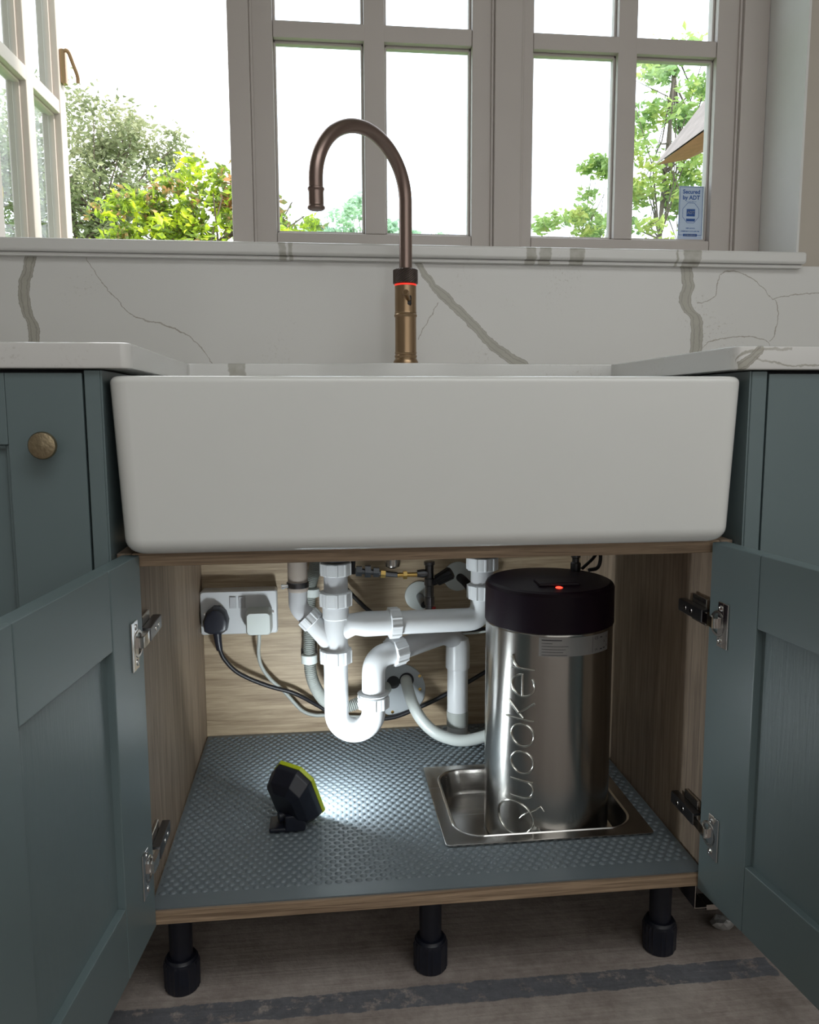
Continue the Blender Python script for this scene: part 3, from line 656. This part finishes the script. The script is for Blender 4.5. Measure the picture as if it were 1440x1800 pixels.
# black plug
bp = thing('black_plug', 'black mains plug and cable in the left socket outlet', 'plug', (-.350, SY-.01, .40))
bm = bmesh.new(); pg = [(-.350-.022, .4000), (-.350-.024, .4200), (-.350-.017, .4370), (-.350-.004, .4470), (-.350+.008, .4460), (-.350+.019, .4360), (-.350+.024, .4200), (-.350+.021, .4020), (-.350+.010, .3945), (-.350-.012, .3945)]
def scl(pg, c, k): return [(c[0]+(p[0]-c[0])*k, c[1]+(p[1]-c[1])*k) for p in pg]
c0 = (-.350, .418); loft(bm, [[(p[0], yv, p[1]) for p in scl(pg, c0, k)] for yv, k in ((SY-.0003, 1.0), (SY-.018, 1.0), (SY-.027, .86), (SY-.030, .6))]); obj('plug_body', recalc(bm), M_black, bp)
obj('strain_relief', TU([(-.349, SY-.012, .398), (-.3475, SY-.013, .380), (-.345, SY-.013, .362)], lambda i: (.0085, .0072, .0058)[i], 14), M_black, bp)
obj('cable', TU(spline([(-.346, SY-.013, .368), (-.3375, SY-.008, .342), (-.312, SY-.002, .3110), (-.262, SY+.004, .283), (-.205, SY+.008, .2615), (-.160, .553, .231), (-.115, .555, .205), (-.0223, .556, .1960), (.041, .555, .2155), (.105, .552, .246), (.184, .55, .290), (.30, .55, .36)]), .0042, 12), M_rub, bp)
# white plug
wp = thing('white_plug', 'white mains plug and grey cable in the right socket outlet', 'plug', (-.268, SY-.01, .40))
bm = bmesh.new(); wc = (-.2685, .4175)
def rrp(hx_, hz_, r_, y, k=1, dz=0): return [(p[0], y, p[1]+dz) for p in rr(wc[0], wc[1], hx_*k, hz_*k, r_*k, 0, 5)]
loft(bm, [rrp(.0245, .0235, .008, SY-.0003), rrp(.0245, .0235, .008, SY-.022), rrp(.0245, .0235, .008, SY-.036, .96), rrp(.0245, .0235, .008, SY-.041, .86)]); obj('plug_body', recalc(bm), M_pvcm, wp)
obj('cable', TU(spline([(-.269, SY-.014, .397), (-.2705, SY-.012, .375), (-.2722, SY-.008, .352), (-.2685, SY-.002, .3247), (-.2527, .540, .2951), (-.2256, .547, .2648), (-.1929, .552, .2235), (-.168, .554, .2112), (-.1457, .555, .2092), (-.10, .556, .2036), (-.03, .556, .200)]), .0036, 12), M_hose, wp)

# ------------------------------------------------------------------ waste pipework
def nut(par, c, axis, r, h, name='union_nut', m=None, ribs=10):
    return obj(name, LA(c, axis, [(-h/2, r-.0015), (-h/2+.001, r), (h/2-.0012, r), (h/2, r-.0015), (h/2, r-.006)], 80, rib=(ribs, .0017, -h/2+.0005, h/2-.001)), m or M_pvc, par, smooth=30)
tp = thing('waste_trap', 'white plastic double waste trap hanging under the sink', 'waste trap', (-.125, .36, .24))
PR = .0208; XA, YA = -.1245, .360
obj('sink_flange', LA((XA, YA, .562), (0, 0, 1), [(0, .025), (.004, .032), (.010, .036), (.085, .038)], 40), M_rub, tp, label='black rubber flange')
nut(tp, (XA, YA, .5470), (0, 0, 1), .0262, .022)
obj('tailpiece', LA((XA, YA, .500), (0, 0, 1), [(0, PR), (.04, PR)], 40), M_pvcg, tp)
nut(tp, (XA-.0005, YA, .4945), (0, 0, 1), .0275, .025)
obj('tee_body', LA((XA-.001, YA, .395), (0, 0, 1), [(0, .0225), (.012, .0225), (.020, .0205), (.064, .0205), (.066, .0228), (.084, .0228), (.087, .0215)], 40), M_pvc, tp)
obj('side_branch', TU([(XA, YA, .425), (-.10, YA, .4470), (-.075, YA, .4475), (-.0235, YA+.004, .4470)], lambda i: (.012, .020, .0222, .0215)[i], 28), M_pvc, tp)
nut(tp, (-.0235, YA+.005, .4465), (1, .18, 0), .0262, .020, ribs=9)
obj('cross_pipe', TU(fillet([(-.0235, YA+.005, .4465), (.1385, .392, .4410), (.1390, .392, .500)], .038, 12), PR, 32), M_pvc, tp)
nut(tp, (.1390, .392, .4925), (0, 0, 1), .0262, .026); obj('tailpiece', LA((.139, .392, .50), (0, 0, 1), [(0, .0205), (.04, .0205)], 36), M_pvcg, tp)
nut(tp, (.1390, .392, .5440), (0, 0, 1), .0270, .024); obj('sink_flange', LA((.139, .392, .557), (0, 0, 1), [(0, .025), (.006, .034), (.09, .036)], 36), M_rub, tp)
# 45 degree inlet on the left with its rubber elbow
obj('angled_inlet', TU([(-.128, .362, .412), (-.1700, .376, .4560)], lambda i: (.0205, .0178)[i], 28), M_pvc, tp)
nut(tp, (-.1690, .376, .4545), (-.70, .2, .72), .0205, .019, ribs=8)
obj('rubber_elbow', TU(fillet([(-.172, .377, .4575), (-.1905, .380, .4750), (-.1900, .380, .5200)], .014, 8), .0165, 28), M_pvcg, tp)
obj('inlet_pipe', LA((-.1900, .380, .505), (0, 0, 1), [(0, .0172), (.004, .0182), (.010, .0172), (.10, .0172)], 28), speckled('taupe_plastic', (.36, .31, .27), .05, 20, .5, 0), tp)
cl = obj('hose_clamp', LA((-.1900, .380, .512), (0, 0, 1), [(0, .0188), (.0005, .0194), (.009, .0194), (.0095, .0188)], 32), M_dkmetal, tp)
obj('clamp_screw', LA((-.2070, .371, .5165), (-1, -.25, -.1), [(0, .0032), (.006, .0032), (.0062, .0045), (.011, .0045)], 12), M_chrome, cl)
# P-trap
nut(tp, (XA-.0015, YA, .3925), (0, 0, 1), .0272, .024)
XL, XR, ZU = -.1265, -.0612, .2880
pts = [(XL, YA, .385), (XL, YA, ZU+.005)] + [(XL+(XR-XL)*(.5-.5*math.cos(a)), YA, ZU-.0330*math.sin(a)*1.0) for a in [PI*i/20 for i in range(1, 20)]] + [(XR, YA, ZU+.005), (XR, YA, .300)]
obj('u_bend', TU(pts, .0210, 36), M_pvc, tp)
nut(tp, (XR, YA, .3065), (0, 0, 1), .0268, .022); obj('nut_collar', LA((XR, YA, .318), (0, 0, 1), [(0, .024), (.004, .0285), (.006, .0215)], 36), M_pvc, tp)
obj('outlet_elbow', TU(fillet([(XR, YA, .318), (XR+.001, YA, .3850), (-.012, YA+.028, .3900)], .034, 10), .0205, 32), M_pvc, tp)
nut(tp, (-.018, YA+.025, .3895), (.85, .50, .07), .0255, .026, ribs=12)
# run to the standpipe
sd = thing('standpipe', 'upright white drain pipe dropping through the cabinet base behind the tank', 'drain pipe', (.1165, .515, .168))
obj('sloping_pipe', TU(fillet([(-.014, .390, .3900), (.088, .500, .3850), (.1165, .515, .366), (.1165, .515, .300)], .02, 8), .0200, 30), M_pvcg, sd)
obj('pipe_socket', LA((.1165, .515, .310), (0, 0, 1), [(0, .0225), (.002, .0238), (.046, .0238), (.060, .0215), (.066, .012)], 32), M_pvc, sd)
obj('drop_pipe', LA((.1165, .515, .1702), (0, 0, 1), [(0, .0205), (.15, .0205)], 32), M_pvc, sd)
obj('grey_collar', LA((.1165, .515, .1920), (0, 0, 1), [(0, .0210), (.0005, .0214), (.030, .0214), (.0305, .021)], 32), M_hose, sd, label='grey collar')
obj('base_ring', LA((.1165, .515, .1702), (0, 0, 1), [(0, .0275), (.003, .0265), (.004, .021)], 32), M_pvc, sd)
# corrugated hose with its clips
ch = thing('corrugated_hose', 'grey corrugated drain hose clipped to the back panel behind the trap', 'hose', (-.172, .47, .36))
path = resample(spline([(-.150, .440, .640), (-.1545, .450, .580), (-.1600, .462, .530), (-.168, .468, .499), (-.1718, .47, .4613), (-.1726, .47, .4178), (-.1737, .47, .363), (-.1712, .47, .3242), (-.1622, .475, .2938), (-.1456, .485, .2651), (-.1179, .495, .2470), (-.0886, .50, .2500), (-.060, .51, .262), (-.02, .54, .268)], 10), .0009)
obj('hose_tube', TU(path, lambda i: (.0118, .0108, .0092, .0108)[i % 4], 18), M_hose, ch)
obj('hose_cuff', LA((-.1672, .468, .474), (0.02, 0, 1), [(0, .0125), (.001, .0145), (.015, .0145), (.016, .0125)], 28), M_pvcm, ch); obj('hose_cuff', LA((-.1740, .47, .346), (0, 0, 1), [(0, .0125), (.001, .0150), (.0165, .0150), (.0175, .0125)], 28), M_pvcm, ch)
obj('wall_clip', BX(-.190, -.158, .484, D-.0003, .350, .371, bev=.003), M_dkmetal, ch)
# round plate with the fat white hose
rp = thing('round_cover_plate', 'round grey cover plate screwed to the back panel behind the trap', 'cover plate', (.003, D, .235))
PCx, PCz = .0035, .2500
obj('plate_disc', LA((PCx, D-.0003, PCz), (0, -1, 0), [(0, .0555), (.003, .0555), (.004, .0545), (.005, .050), (.0055, .02)], 56), mat('grey_plastic', (.40, .43, .45), .4), rp)
obj('plate_hole', LA((-.0070, D-.0055, .268), (0, -1, 0), [(0, .0135), (.0008, .0135)], 28), M_rub, rp); obj('plate_hole', LA((.0200, D-.0055, .272), (0, -1, 0), [(0, .0150), (.0012, .0150)], 28), M_rub, rp)
for x, z in ((.047, .2790), (.0475, .2510), (-.0090, .2050), (.026, .207)): obj('screw', LA((x, D-.005, z), (0, -1, 0), [(0, .0035), (.0016, .0032), (.0018, .001)], 12), M_brass, rp)
wh = thing('condensate_hose', 'thick white flexible hose curving from the cover plate to behind the tank', 'hose', (.06, .50, .17))
obj('hose_tube', TU(spline([(.0185, .5600, .2735), (.0175, .545, .274), (.0195, .528, .263), (.027, .508, .240), (.043, .490, .214), (.069, .474, .1935), (.1080, .462, .1828), (.146, .458, .1865), (.180, .458, .200), (.222, .465, .235), (.25, .475, .29)], 10), .0115, 24), M_pvcm, wh)
# supply pipes, valves, escutcheons
vl = thing('isolating_valve', 'chrome isolating valve with a dark ribbed handle behind the cross pipe', 'valve', (.058, .50, .45))
obj('valve_body', LA((.0580, .500, .4310), (0, 0, 1), [(0, .0075), (.012, .0075), (.013, .0100), (.028, .0100), (.029, .0085), (.050, .0085), (.052, .0100), (.064, .0100), (.066, .0080), (.090, .0085), (.0915, .0105), (.097, .0105), (.098, .008)], 24), M_dkmetal, vl)
obj('valve_handle', LA((.0640, .497, .4870), (.80, -.25, .50), [(0, .006), (.008, .007), (.010, .0095), (.040, .0115), (.043, .010)], 36, rib=(12, .0014, .009, .041)), M_rub, vl)
obj('red_marker', LA((.0655, .497, .4280), (0, 0, 1), [(0, .0045), (.012, .0045)], 12), M_red, vl); obj('valve_tail', TU([(.050, .503, .43), (.049, .505, .40), (.049, .506, .37)], .0055, 10), M_chrome, vl)
bp2 = thing('brass_coupling', 'brass coupling and copper tail feeding the chrome valve', 'pipe fitting', (.02, .50, .503))
obj('hex_nut', LA((.0070, .500, .5035), (1, 0, 0), [(0, .0085), (.0075, .0085)], 6), M_brass, bp2, smooth=0); obj('brass_tail', LA((-.004, .500, .5035), (1, 0, 0), [(0, .0045), (.048, .0045)], 16), M_brass, bp2)
obj('elbow_fitting', LA((.034, .500, .5055), (1, 0, 0), [(0, .007), (.012, .0085), (.020, .0075)], 16), M_dkmetal, bp2)
sp2 = thing('supply_pipe', 'dark supply pipe and fittings high on the back panel beside the left waste', 'pipe', (-.05, .50, .51))
obj('pipe_run', TU(spline([(-.110, .505, .5130), (-.085, .503, .5130), (-.06, .502, .5110), (-.03, .501, .5070), (-.004, .50, .5040)]), .0055, 12), M_dkmetal, sp2)
for x, z, r_ in ((-.083, .513, .0105), (-.066, .5120, .0125), (-.050, .510, .0100)): obj('compression_nut', LA((x, .503, z), (1, 0, -.05), [(0, r_), (.011, r_)], 6), M_dkmetal, sp2, smooth=0)
obj('brass_cap', LA((-.036, .50, .5070), (1, 0, -.1), [(0, .008), (.009, .008)], 6), M_brass, sp2, smooth=0)
obj('flexible_tail', TU([(-.0900, .44, .60), (-.0905, .44, .55), (-.0910, .445, .5200)], .0042, 10), M_rub, sp2)
ft = thing('sink_overflow_fitting', 'grey metal cylinder fitting hanging under the sink behind the rail', 'pipe fitting', (-.013, .50, .52))
obj('fitting_cup', LA((-.0135, .495, .5190), (0, 0, 1), [(0, .009), (.003, .0135), (.010, .0150), (.05, .0150), (.11, .0150)], 28), M_nickel, ft)
es1 = thing('pipe_collar', 'white round pipe collar low on the back panel behind the chrome valve', 'pipe collar', (.045, D, .445))
obj('collar_disc', LA((.0475, D-.0003, .4455), (0, -1, 0), [(0, .0300), (.003, .0295), (.008, .012)], 40), M_pvcm, es1); obj('pipe_stub', TU([(.0475, D-.005, .4455), (.047, .535, .4440), (.050, .515, .4400)], .0075, 14), M_dkmetal, es1)
es2 = thing('pipe_collar', 'white round pipe collar high on the back panel left of the tank lid', 'pipe collar', (.13, D, .48))
obj('collar_disc', LA((.1260, D-.0003, .4830), (0, -1, 0), [(0, .0300), (.003, .0295), (.008, .012)], 40), M_pvcm, es2); obj('pipe_stub', TU(spline([(.1290, D-.005, .4820), (.135, .545, .478), (.141, .53, .470), (.146, .51, .455)]), .0085, 14), M_rub, es2)
kc = thing('loose_cable', 'black cable crossing the back panel behind the left waste', 'cable', (-.07, .55, .44))
obj('cable_run', TU(spline([(-.130, .552, .515), (-.112, .552, .483), (-.090, .552, .4567), (-.0546, .553, .4211), (-.02, .553, .402), (.0412, .550, .3905), (.105, .55, .380), (.176, .55, .377), (.26, .55, .39)]), .0042, 12), M_rub, kc)
kd = thing('loose_cable', 'thin white cable running below the cross pipe toward the tank', 'cable', (.1, .54, .38))
obj('cable_run', TU(spline([(.030, .535, .392), (.070, .532, .381), (.108, .530, .3760), (.150, .53, .3755), (.20, .53, .382), (.26, .53, .395)]), .0024, 10), M_pvcm, kd)

# ------------------------------------------------------------------ tap
TX, TY = .0085, .450
tpp = thing('boiling_water_tap', 'tall aged brass swan-neck tap with knurled collar behind the sink', 'tap', (TX, TY, .897))
obj('tap_body', LA((TX, TY, .8972), (0, 0, 1), [(0, .0225), (.006, .0222), (.0105, .0195), (.012, .0188), (.015, .0200), (.0165, .0200), (.018, .0188), (.020, .0190), (.0215, .0200), (.023, .0190), (.083, .0188), (.085, .0200), (.0875, .0204), (.090, .0190), (.0915, .0196), (.0935, .0190), (.1380, .0190), (.1385, .0175)], 56), M_tap, tpp)
obj('glow_ring', LA((TX, TY, 1.0360), (0, 0, 1), [(0, .0178), (.0004, .0194), (.0020, .0194), (.0022, .0178)], 48), M_ring, tpp, label='thin glowing red ring')
# knurled collar: a grid of tiny pyramids
bm = bmesh.new(); NK, MK = 56, 12; rings = []
z0k, z1k = 1.0395, 1.0625
rings.append([(TX+.0195*math.cos(2*PI*i/NK), TY+.0195*math.sin(2*PI*i/NK), z0k-.001) for i in range(NK)])
for j in range(MK+1):
    rings.append([(TX+(.0212+(.0009 if (i+j) % 2 else 0))*math.cos(2*PI*i/NK), TY+(.0212+(.0009 if (i+j) % 2 else 0))*math.sin(2*PI*i/NK), z0k+(z1k-z0k)*j/MK) for i in range(NK)])
rings.append([(TX+.0200*math.cos(2*PI*i/NK), TY+.0200*math.sin(2*PI*i/NK), z1k+.0015) for i in range(NK)]); rings.append([(TX+.012*math.cos(2*PI*i/NK), TY+.012*math.sin(2*PI*i/NK), z1k+.003) for i in range(NK)])
loft(bm, rings); obj('knurled_collar', recalc(bm), M_knurl, tpp, smooth=0)
ph = 3.83614615; R_ = .10142; H_ = 1.1777; dx, dy = math.cos(ph), math.sin(ph)
sx_, sy2 = TX+.0005, TY
pp = [(sx_, sy2, 1.063), (sx_, sy2, 1.10), (sx_, sy2, 1.14)] + [(sx_+dx*(R_-R_*math.cos(a)), sy2+dy*(R_-R_*math.cos(a)), H_+R_*math.sin(a)) for a in [PI*i/40 for i in range(41)]] + [(sx_+dx*2*R_, sy2+dy*2*R_, H_-.013)]
obj('spout', TU(pp, .01135, 28), M_spout, tpp)
ex, ey = sx_+dx*2*R_, sy2+dy*2*R_
obj('spout_tip', LA((ex, ey, H_-.0120), (0, 0, -1), [(0, .0118), (.001, .0132), (.003, .0135), (.005, .0125), (.007, .0120), (.026, .0120), (.028, .0128), (.030, .0140), (.032, .0138), (.034, .0115), (.0345, .009)], 36), M_spout, tpp)
# little lever in its slot
bm = LA((TX-.001, TY-.0185, 1.0120), (.25, -1, -.15), [(0, .0048), (.001, .0052), (.0018, .0052)], 24); 
lv = obj('lever_slot', BX(TX-.0015, TX+.0085, TY-.0192, TY-.015, .9985, 1.0180, bev=.0035), M_rub, tpp)
obj('lever_pin', TU([(TX+.004, TY-.017, 1.0095), (TX+.001, TY-.026, 1.0140), (TX-.0025, TY-.035, 1.0185)], .0036, 14), M_tap, lv); obj('lever_ball', LA((TX-.0022, TY-.034, 1.0180), (-.35, -.85, .45), [(0, .0048), (.0010, .0056), (.004, .0056), (.0052, .0045), (.0052, .003)], 24), M_tap, lv)
bm.free()

# ------------------------------------------------------------------ sticker on the right-hand window
stx0, stx1, stz0, stz1 = .6680, .7260, 1.1985, 1.3150; sy3 = .8024
st = obj('window_sticker', BX(stx0, stx1, sy3, sy3+.0005, stz0, stz1), M_stk); tagp(st, 'white rectangular security sticker with blue lettering on the window pane', 'sticker')
scx, scz = (stx0+stx1)/2, (stz0+stz1)/2; Wd, Hd = stx1-stx0, stz1-stz0
bm = bmesh.new()
def flat(pts): 
    bm.faces.new([bm.verts.new((scx+x, sy3-.0004, scz+z)) for x, z in pts])
def rect(x0, x1, z0, z1): flat([(x0, z0), (x1, z0), (x1, z1), (x0, z1)])
a, b = Wd/2-.0015, Hd/2-.0015; lw = .0009
rect(-a, a, b-lw, b); rect(-a, -a+lw, -b+.008, b); rect(a-lw, a, -b+.008, b); rect(-a, -.0165, -b+.008, -b+.008+lw); rect(.0165, a, -b+.008, -b+.008+lw)
rect(-.0165, .0165, -b+.0055, -b+.0110)
obj('sticker_border', bm, M_blue, st, smooth=0)
def stext(s, size, x, z, m=M_blue, off=0.0, y=sy3-.0006):
    t = text_mesh(s, size, offset=off)
    for v in t.verts: v.co = Vector((scx+x+v.co.x, y, scz+z+v.co.y))
    return obj('sticker_lettering', t, m, st, smooth=0)
stext('Secured', .0125, 0, .0455, off=.00035); stext('by ADT', .0125, 0, .0330, off=.00035)
bm = bmesh.new()
rs = random.Random(5)
def marks(x0, x1, z, h, p):      # print too small to read in the photograph
    x = x0
    while x < x1:
        w_ = p*rs.uniform(.4, .75); rect(x, min(x+w_, x1), z-h*rs.uniform(.35, .5), z+h*rs.uniform(.3, .5)); x += p
marks(-.010, .011, -.0335, .0028, .0028); marks(-.022, .022, -.0400, .0030, .0026); marks(-.011, .012, .0245, .0014, .0030)
o = obj('small_print', bm, M_blue, st, smooth=0); o['kind'] = 'stuff'
bm = bmesh.new(); marks(-.0130, .0135, -.0487, .0032, .0030)
for v in bm.verts: v.co.y -= .0004
o = obj('small_print', bm, M_stk, st, smooth=0); o['kind'] = 'stuff'
bm = bmesh.new(); oc = [(.021*math.cos(PI/8+PI/4*i)*1.0, .024*math.sin(PI/8+PI/4*i)) for i in range(8)]
for i in range(8):
    p, q = oc[i], oc[(i+1) % 8]; f_ = .955; flat([p, q, (q[0]*f_, q[1]*f_), (p[0]*f_, p[1]*f_)])
rect(-.0100, .0100, -.0075, .0085); flat([(-.0100, -.0185), (.0100, -.0185), (.0110, -.0125), (-.0110, -.0125)])
obj('sticker_emblem', bm, M_blue, st, smooth=0)
stext('ADT', .0085, 0, .0005, m=M_stk, off=.0002, y=sy3-.0008)

# ------------------------------------------------------------------ garden
def tree(name, label, blobs, nleaf, size, lm, trunk, seed, gap=.35, tk_=1.0):
    rn = random.Random(seed); r = thing(name, label, 'shrub' if 'shrub' in name else 'tree', trunk[0])
    V_, F_ = [], []; o0 = Vector(trunk[0]); tot = sum(b[3]*b[4]*b[5] for b in blobs)
    for (x, y, z, rx, ry, rz) in blobs:
        m = int(nleaf*rx*ry*rz/tot); clumps = []
        for _ in range(max(6, int(m/55))):
            d = Vector((rn.gauss(0, 1), rn.gauss(0, 1), rn.gauss(0, 1))).normalized()*(rn.uniform(gap, 1)**.6); clumps.append(Vector((x+d.x*rx, y+d.y*ry, z+d.z*rz)))
        cr_ = .30*(rx*ry*rz)**(1/3)
        for _ in range(m):
            c = rn.choice(clumps); p = c+Vector((rn.gauss(0, .42), rn.gauss(0, .42), rn.gauss(0, .30)))*cr_ - o0
            u = Vector((rn.gauss(0, 1), rn.gauss(0, 1), rn.gauss(0, .6))).normalized(); v = u.cross(Vector((rn.gauss(0, 1), rn.gauss(0, 1), rn.gauss(0, 1)))).normalized(); s = size*rn.uniform(.6, 1.3); nn = u.cross(v)*s*.25
            b0 = len(V_); V_ += [p-u*s, p-u*s*.1+v*s*.5-nn, p+u*s, p-u*s*.1-v*s*.5-nn]; F_ += [(b0, b0+1, b0+2), (b0, b0+2, b0+3)]
    me = bpy.data.meshes.new('foliage'); me.from_pydata(V_, [], F_); me.materials.append(lm); me.update()
    o = bpy.data.objects.new('foliage', me); C.objects.link(o); o.parent = r; o['kind'] = 'stuff'
    bm = TU(spline(trunk, 4), lambda i: trunkr*(1-.6*i/(4*(len(trunk)-1))) if False else .0, 4) if False else bmesh.new()
    P = spline(trunk, 4); tr0 = (.012*(P[-1]-P[0]).length+.03)*tk_; tube(bm, P, lambda i: tr0*(1-.55*i/len(P)), 10); obj('trunk', bm, M_bark, r)
    bm = bmesh.new()
    for (x, y, z, rx, ry, rz) in blobs:
        for _ in range(9):
            d = Vector((rn.gauss(0, 1), rn.gauss(0, 1), rn.gauss(.4, 1))).normalized(); e = Vector((x+d.x*rx*.85, y+d.y*ry*.85, z+d.z*rz*.85)); s0 = P[rn.randrange(len(P)//2, len(P))]
            md = s0.lerp(e, .5)+Vector((rn.gauss(0, .08), rn.gauss(0, .08), -.05*rz)); tube(bm, [s0, md, e], lambda i: tr0*(.35, .2, .08)[i], 6)
    o = obj('branches', bm, M_bark, r); o['kind'] = 'stuff'
    return r
tree('broadleaf_tree', 'large grey-green tree beyond the open window on the left', [(-4.7, 15, 5.1, 1.7, 1.6, 1.55), (-3.25, 15, 5.1, .95, 1, 1.0), (-3.4, 15, 4.0, 1.1, 1, .7), (-6.2, 15, 4.6, 1.6, 1.4, 1.5)], 20000, .058, M_leafb, [(-4.55, 15, -.3), (-4.5, 15, 1.5), (-4.45, 15, 3.4), (-4.6, 15, 5.0)], 1)
tree('garden_shrub', 'bright yellow-green shrub with orange tips just outside the left window', [(-1.50, 6, 2.12, .55, .45, .42), (-.95, 6, 2.25, .55, .5, .62), (-.42, 6, 2.15, .35, .4, .50), (-.95, 6, 1.5, 1.1, .6, .6)], 13000, .040, M_leafy, [(-1.0, 6, -.3), (-1.0, 6, .6), (-.95, 6, 1.4), (-.9, 6, 2.2)], 2, .2)
tree('young_tree', 'slender pale green tree seen through the right window beside the thatched roof', [(3.75, 8, 3.9, .62, .5, .95), (4.3, 8, 4.3, .6, .5, .7), (3.6, 8, 2.9, .55, .5, .75), (4.3, 8, 2.7, .45, .4, .5)], 4200, .050, M_leafp, [(3.70, 8, -.3), (3.72, 8, 1.2), (3.70, 8, 2.7), (3.78, 8, 4.0), (3.80, 8, 4.7)], 3, .35, .38)
tree('young_tree', 'low sparse green tree seen behind the window glazing bar on the right', [(2.75, 8.6, 2.80, .62, .4, .38), (3.15, 8.6, 3.3, .28, .3, .75)], 1900, .048, M_leafp, [(2.9, 8.6, -.3), (2.9, 8.6, 1.4), (2.95, 8.6, 2.6)], 4, .35, .38)
tree('distant_tree', 'hazy green treetop low behind the tap spout', [(1.0, 20, 5.2, 1.0, .9, .8), (0.0, 20, 5.0, .7, .9, .5), (1.95, 20, 5.0, .55, .8, .42), (2.9, 20, 4.9, .7, .7, .38)], 4200, .085, M_leafd, [(1.0, 20, -.3), (1.0, 20, 2.5), (1.0, 20, 4.6)], 5)
th = thing('thatched_cottage', 'thatched cottage corner with brown eaves seen through the far right pane', 'house', (3.6, 4.5, -.3))
bm = bmesh.new(); prism(bm, [(2.36, 2.60), (3.9, 4.55), (5.4, 2.9), (5.2, 2.75), (3.9, 3.95), (2.84, 2.90)], 'y', 2.9, 5.0); obj('thatched_roof', bm, M_thatch, th, smooth=0)
bm = bmesh.new(); prism(bm, [(2.37, 2.595), (2.835, 2.895), (3.2, 3.2), (3.2, 2.86), (2.86, 2.76), (2.60, 2.64)], 'y', 2.92, 4.98); obj('eaves', bm, M_eave, th, smooth=0)
obj('house_wall', BX(3.2, 5.0, 2.95, 4.95, -.3, 3.0), M_brick, th, smooth=0)
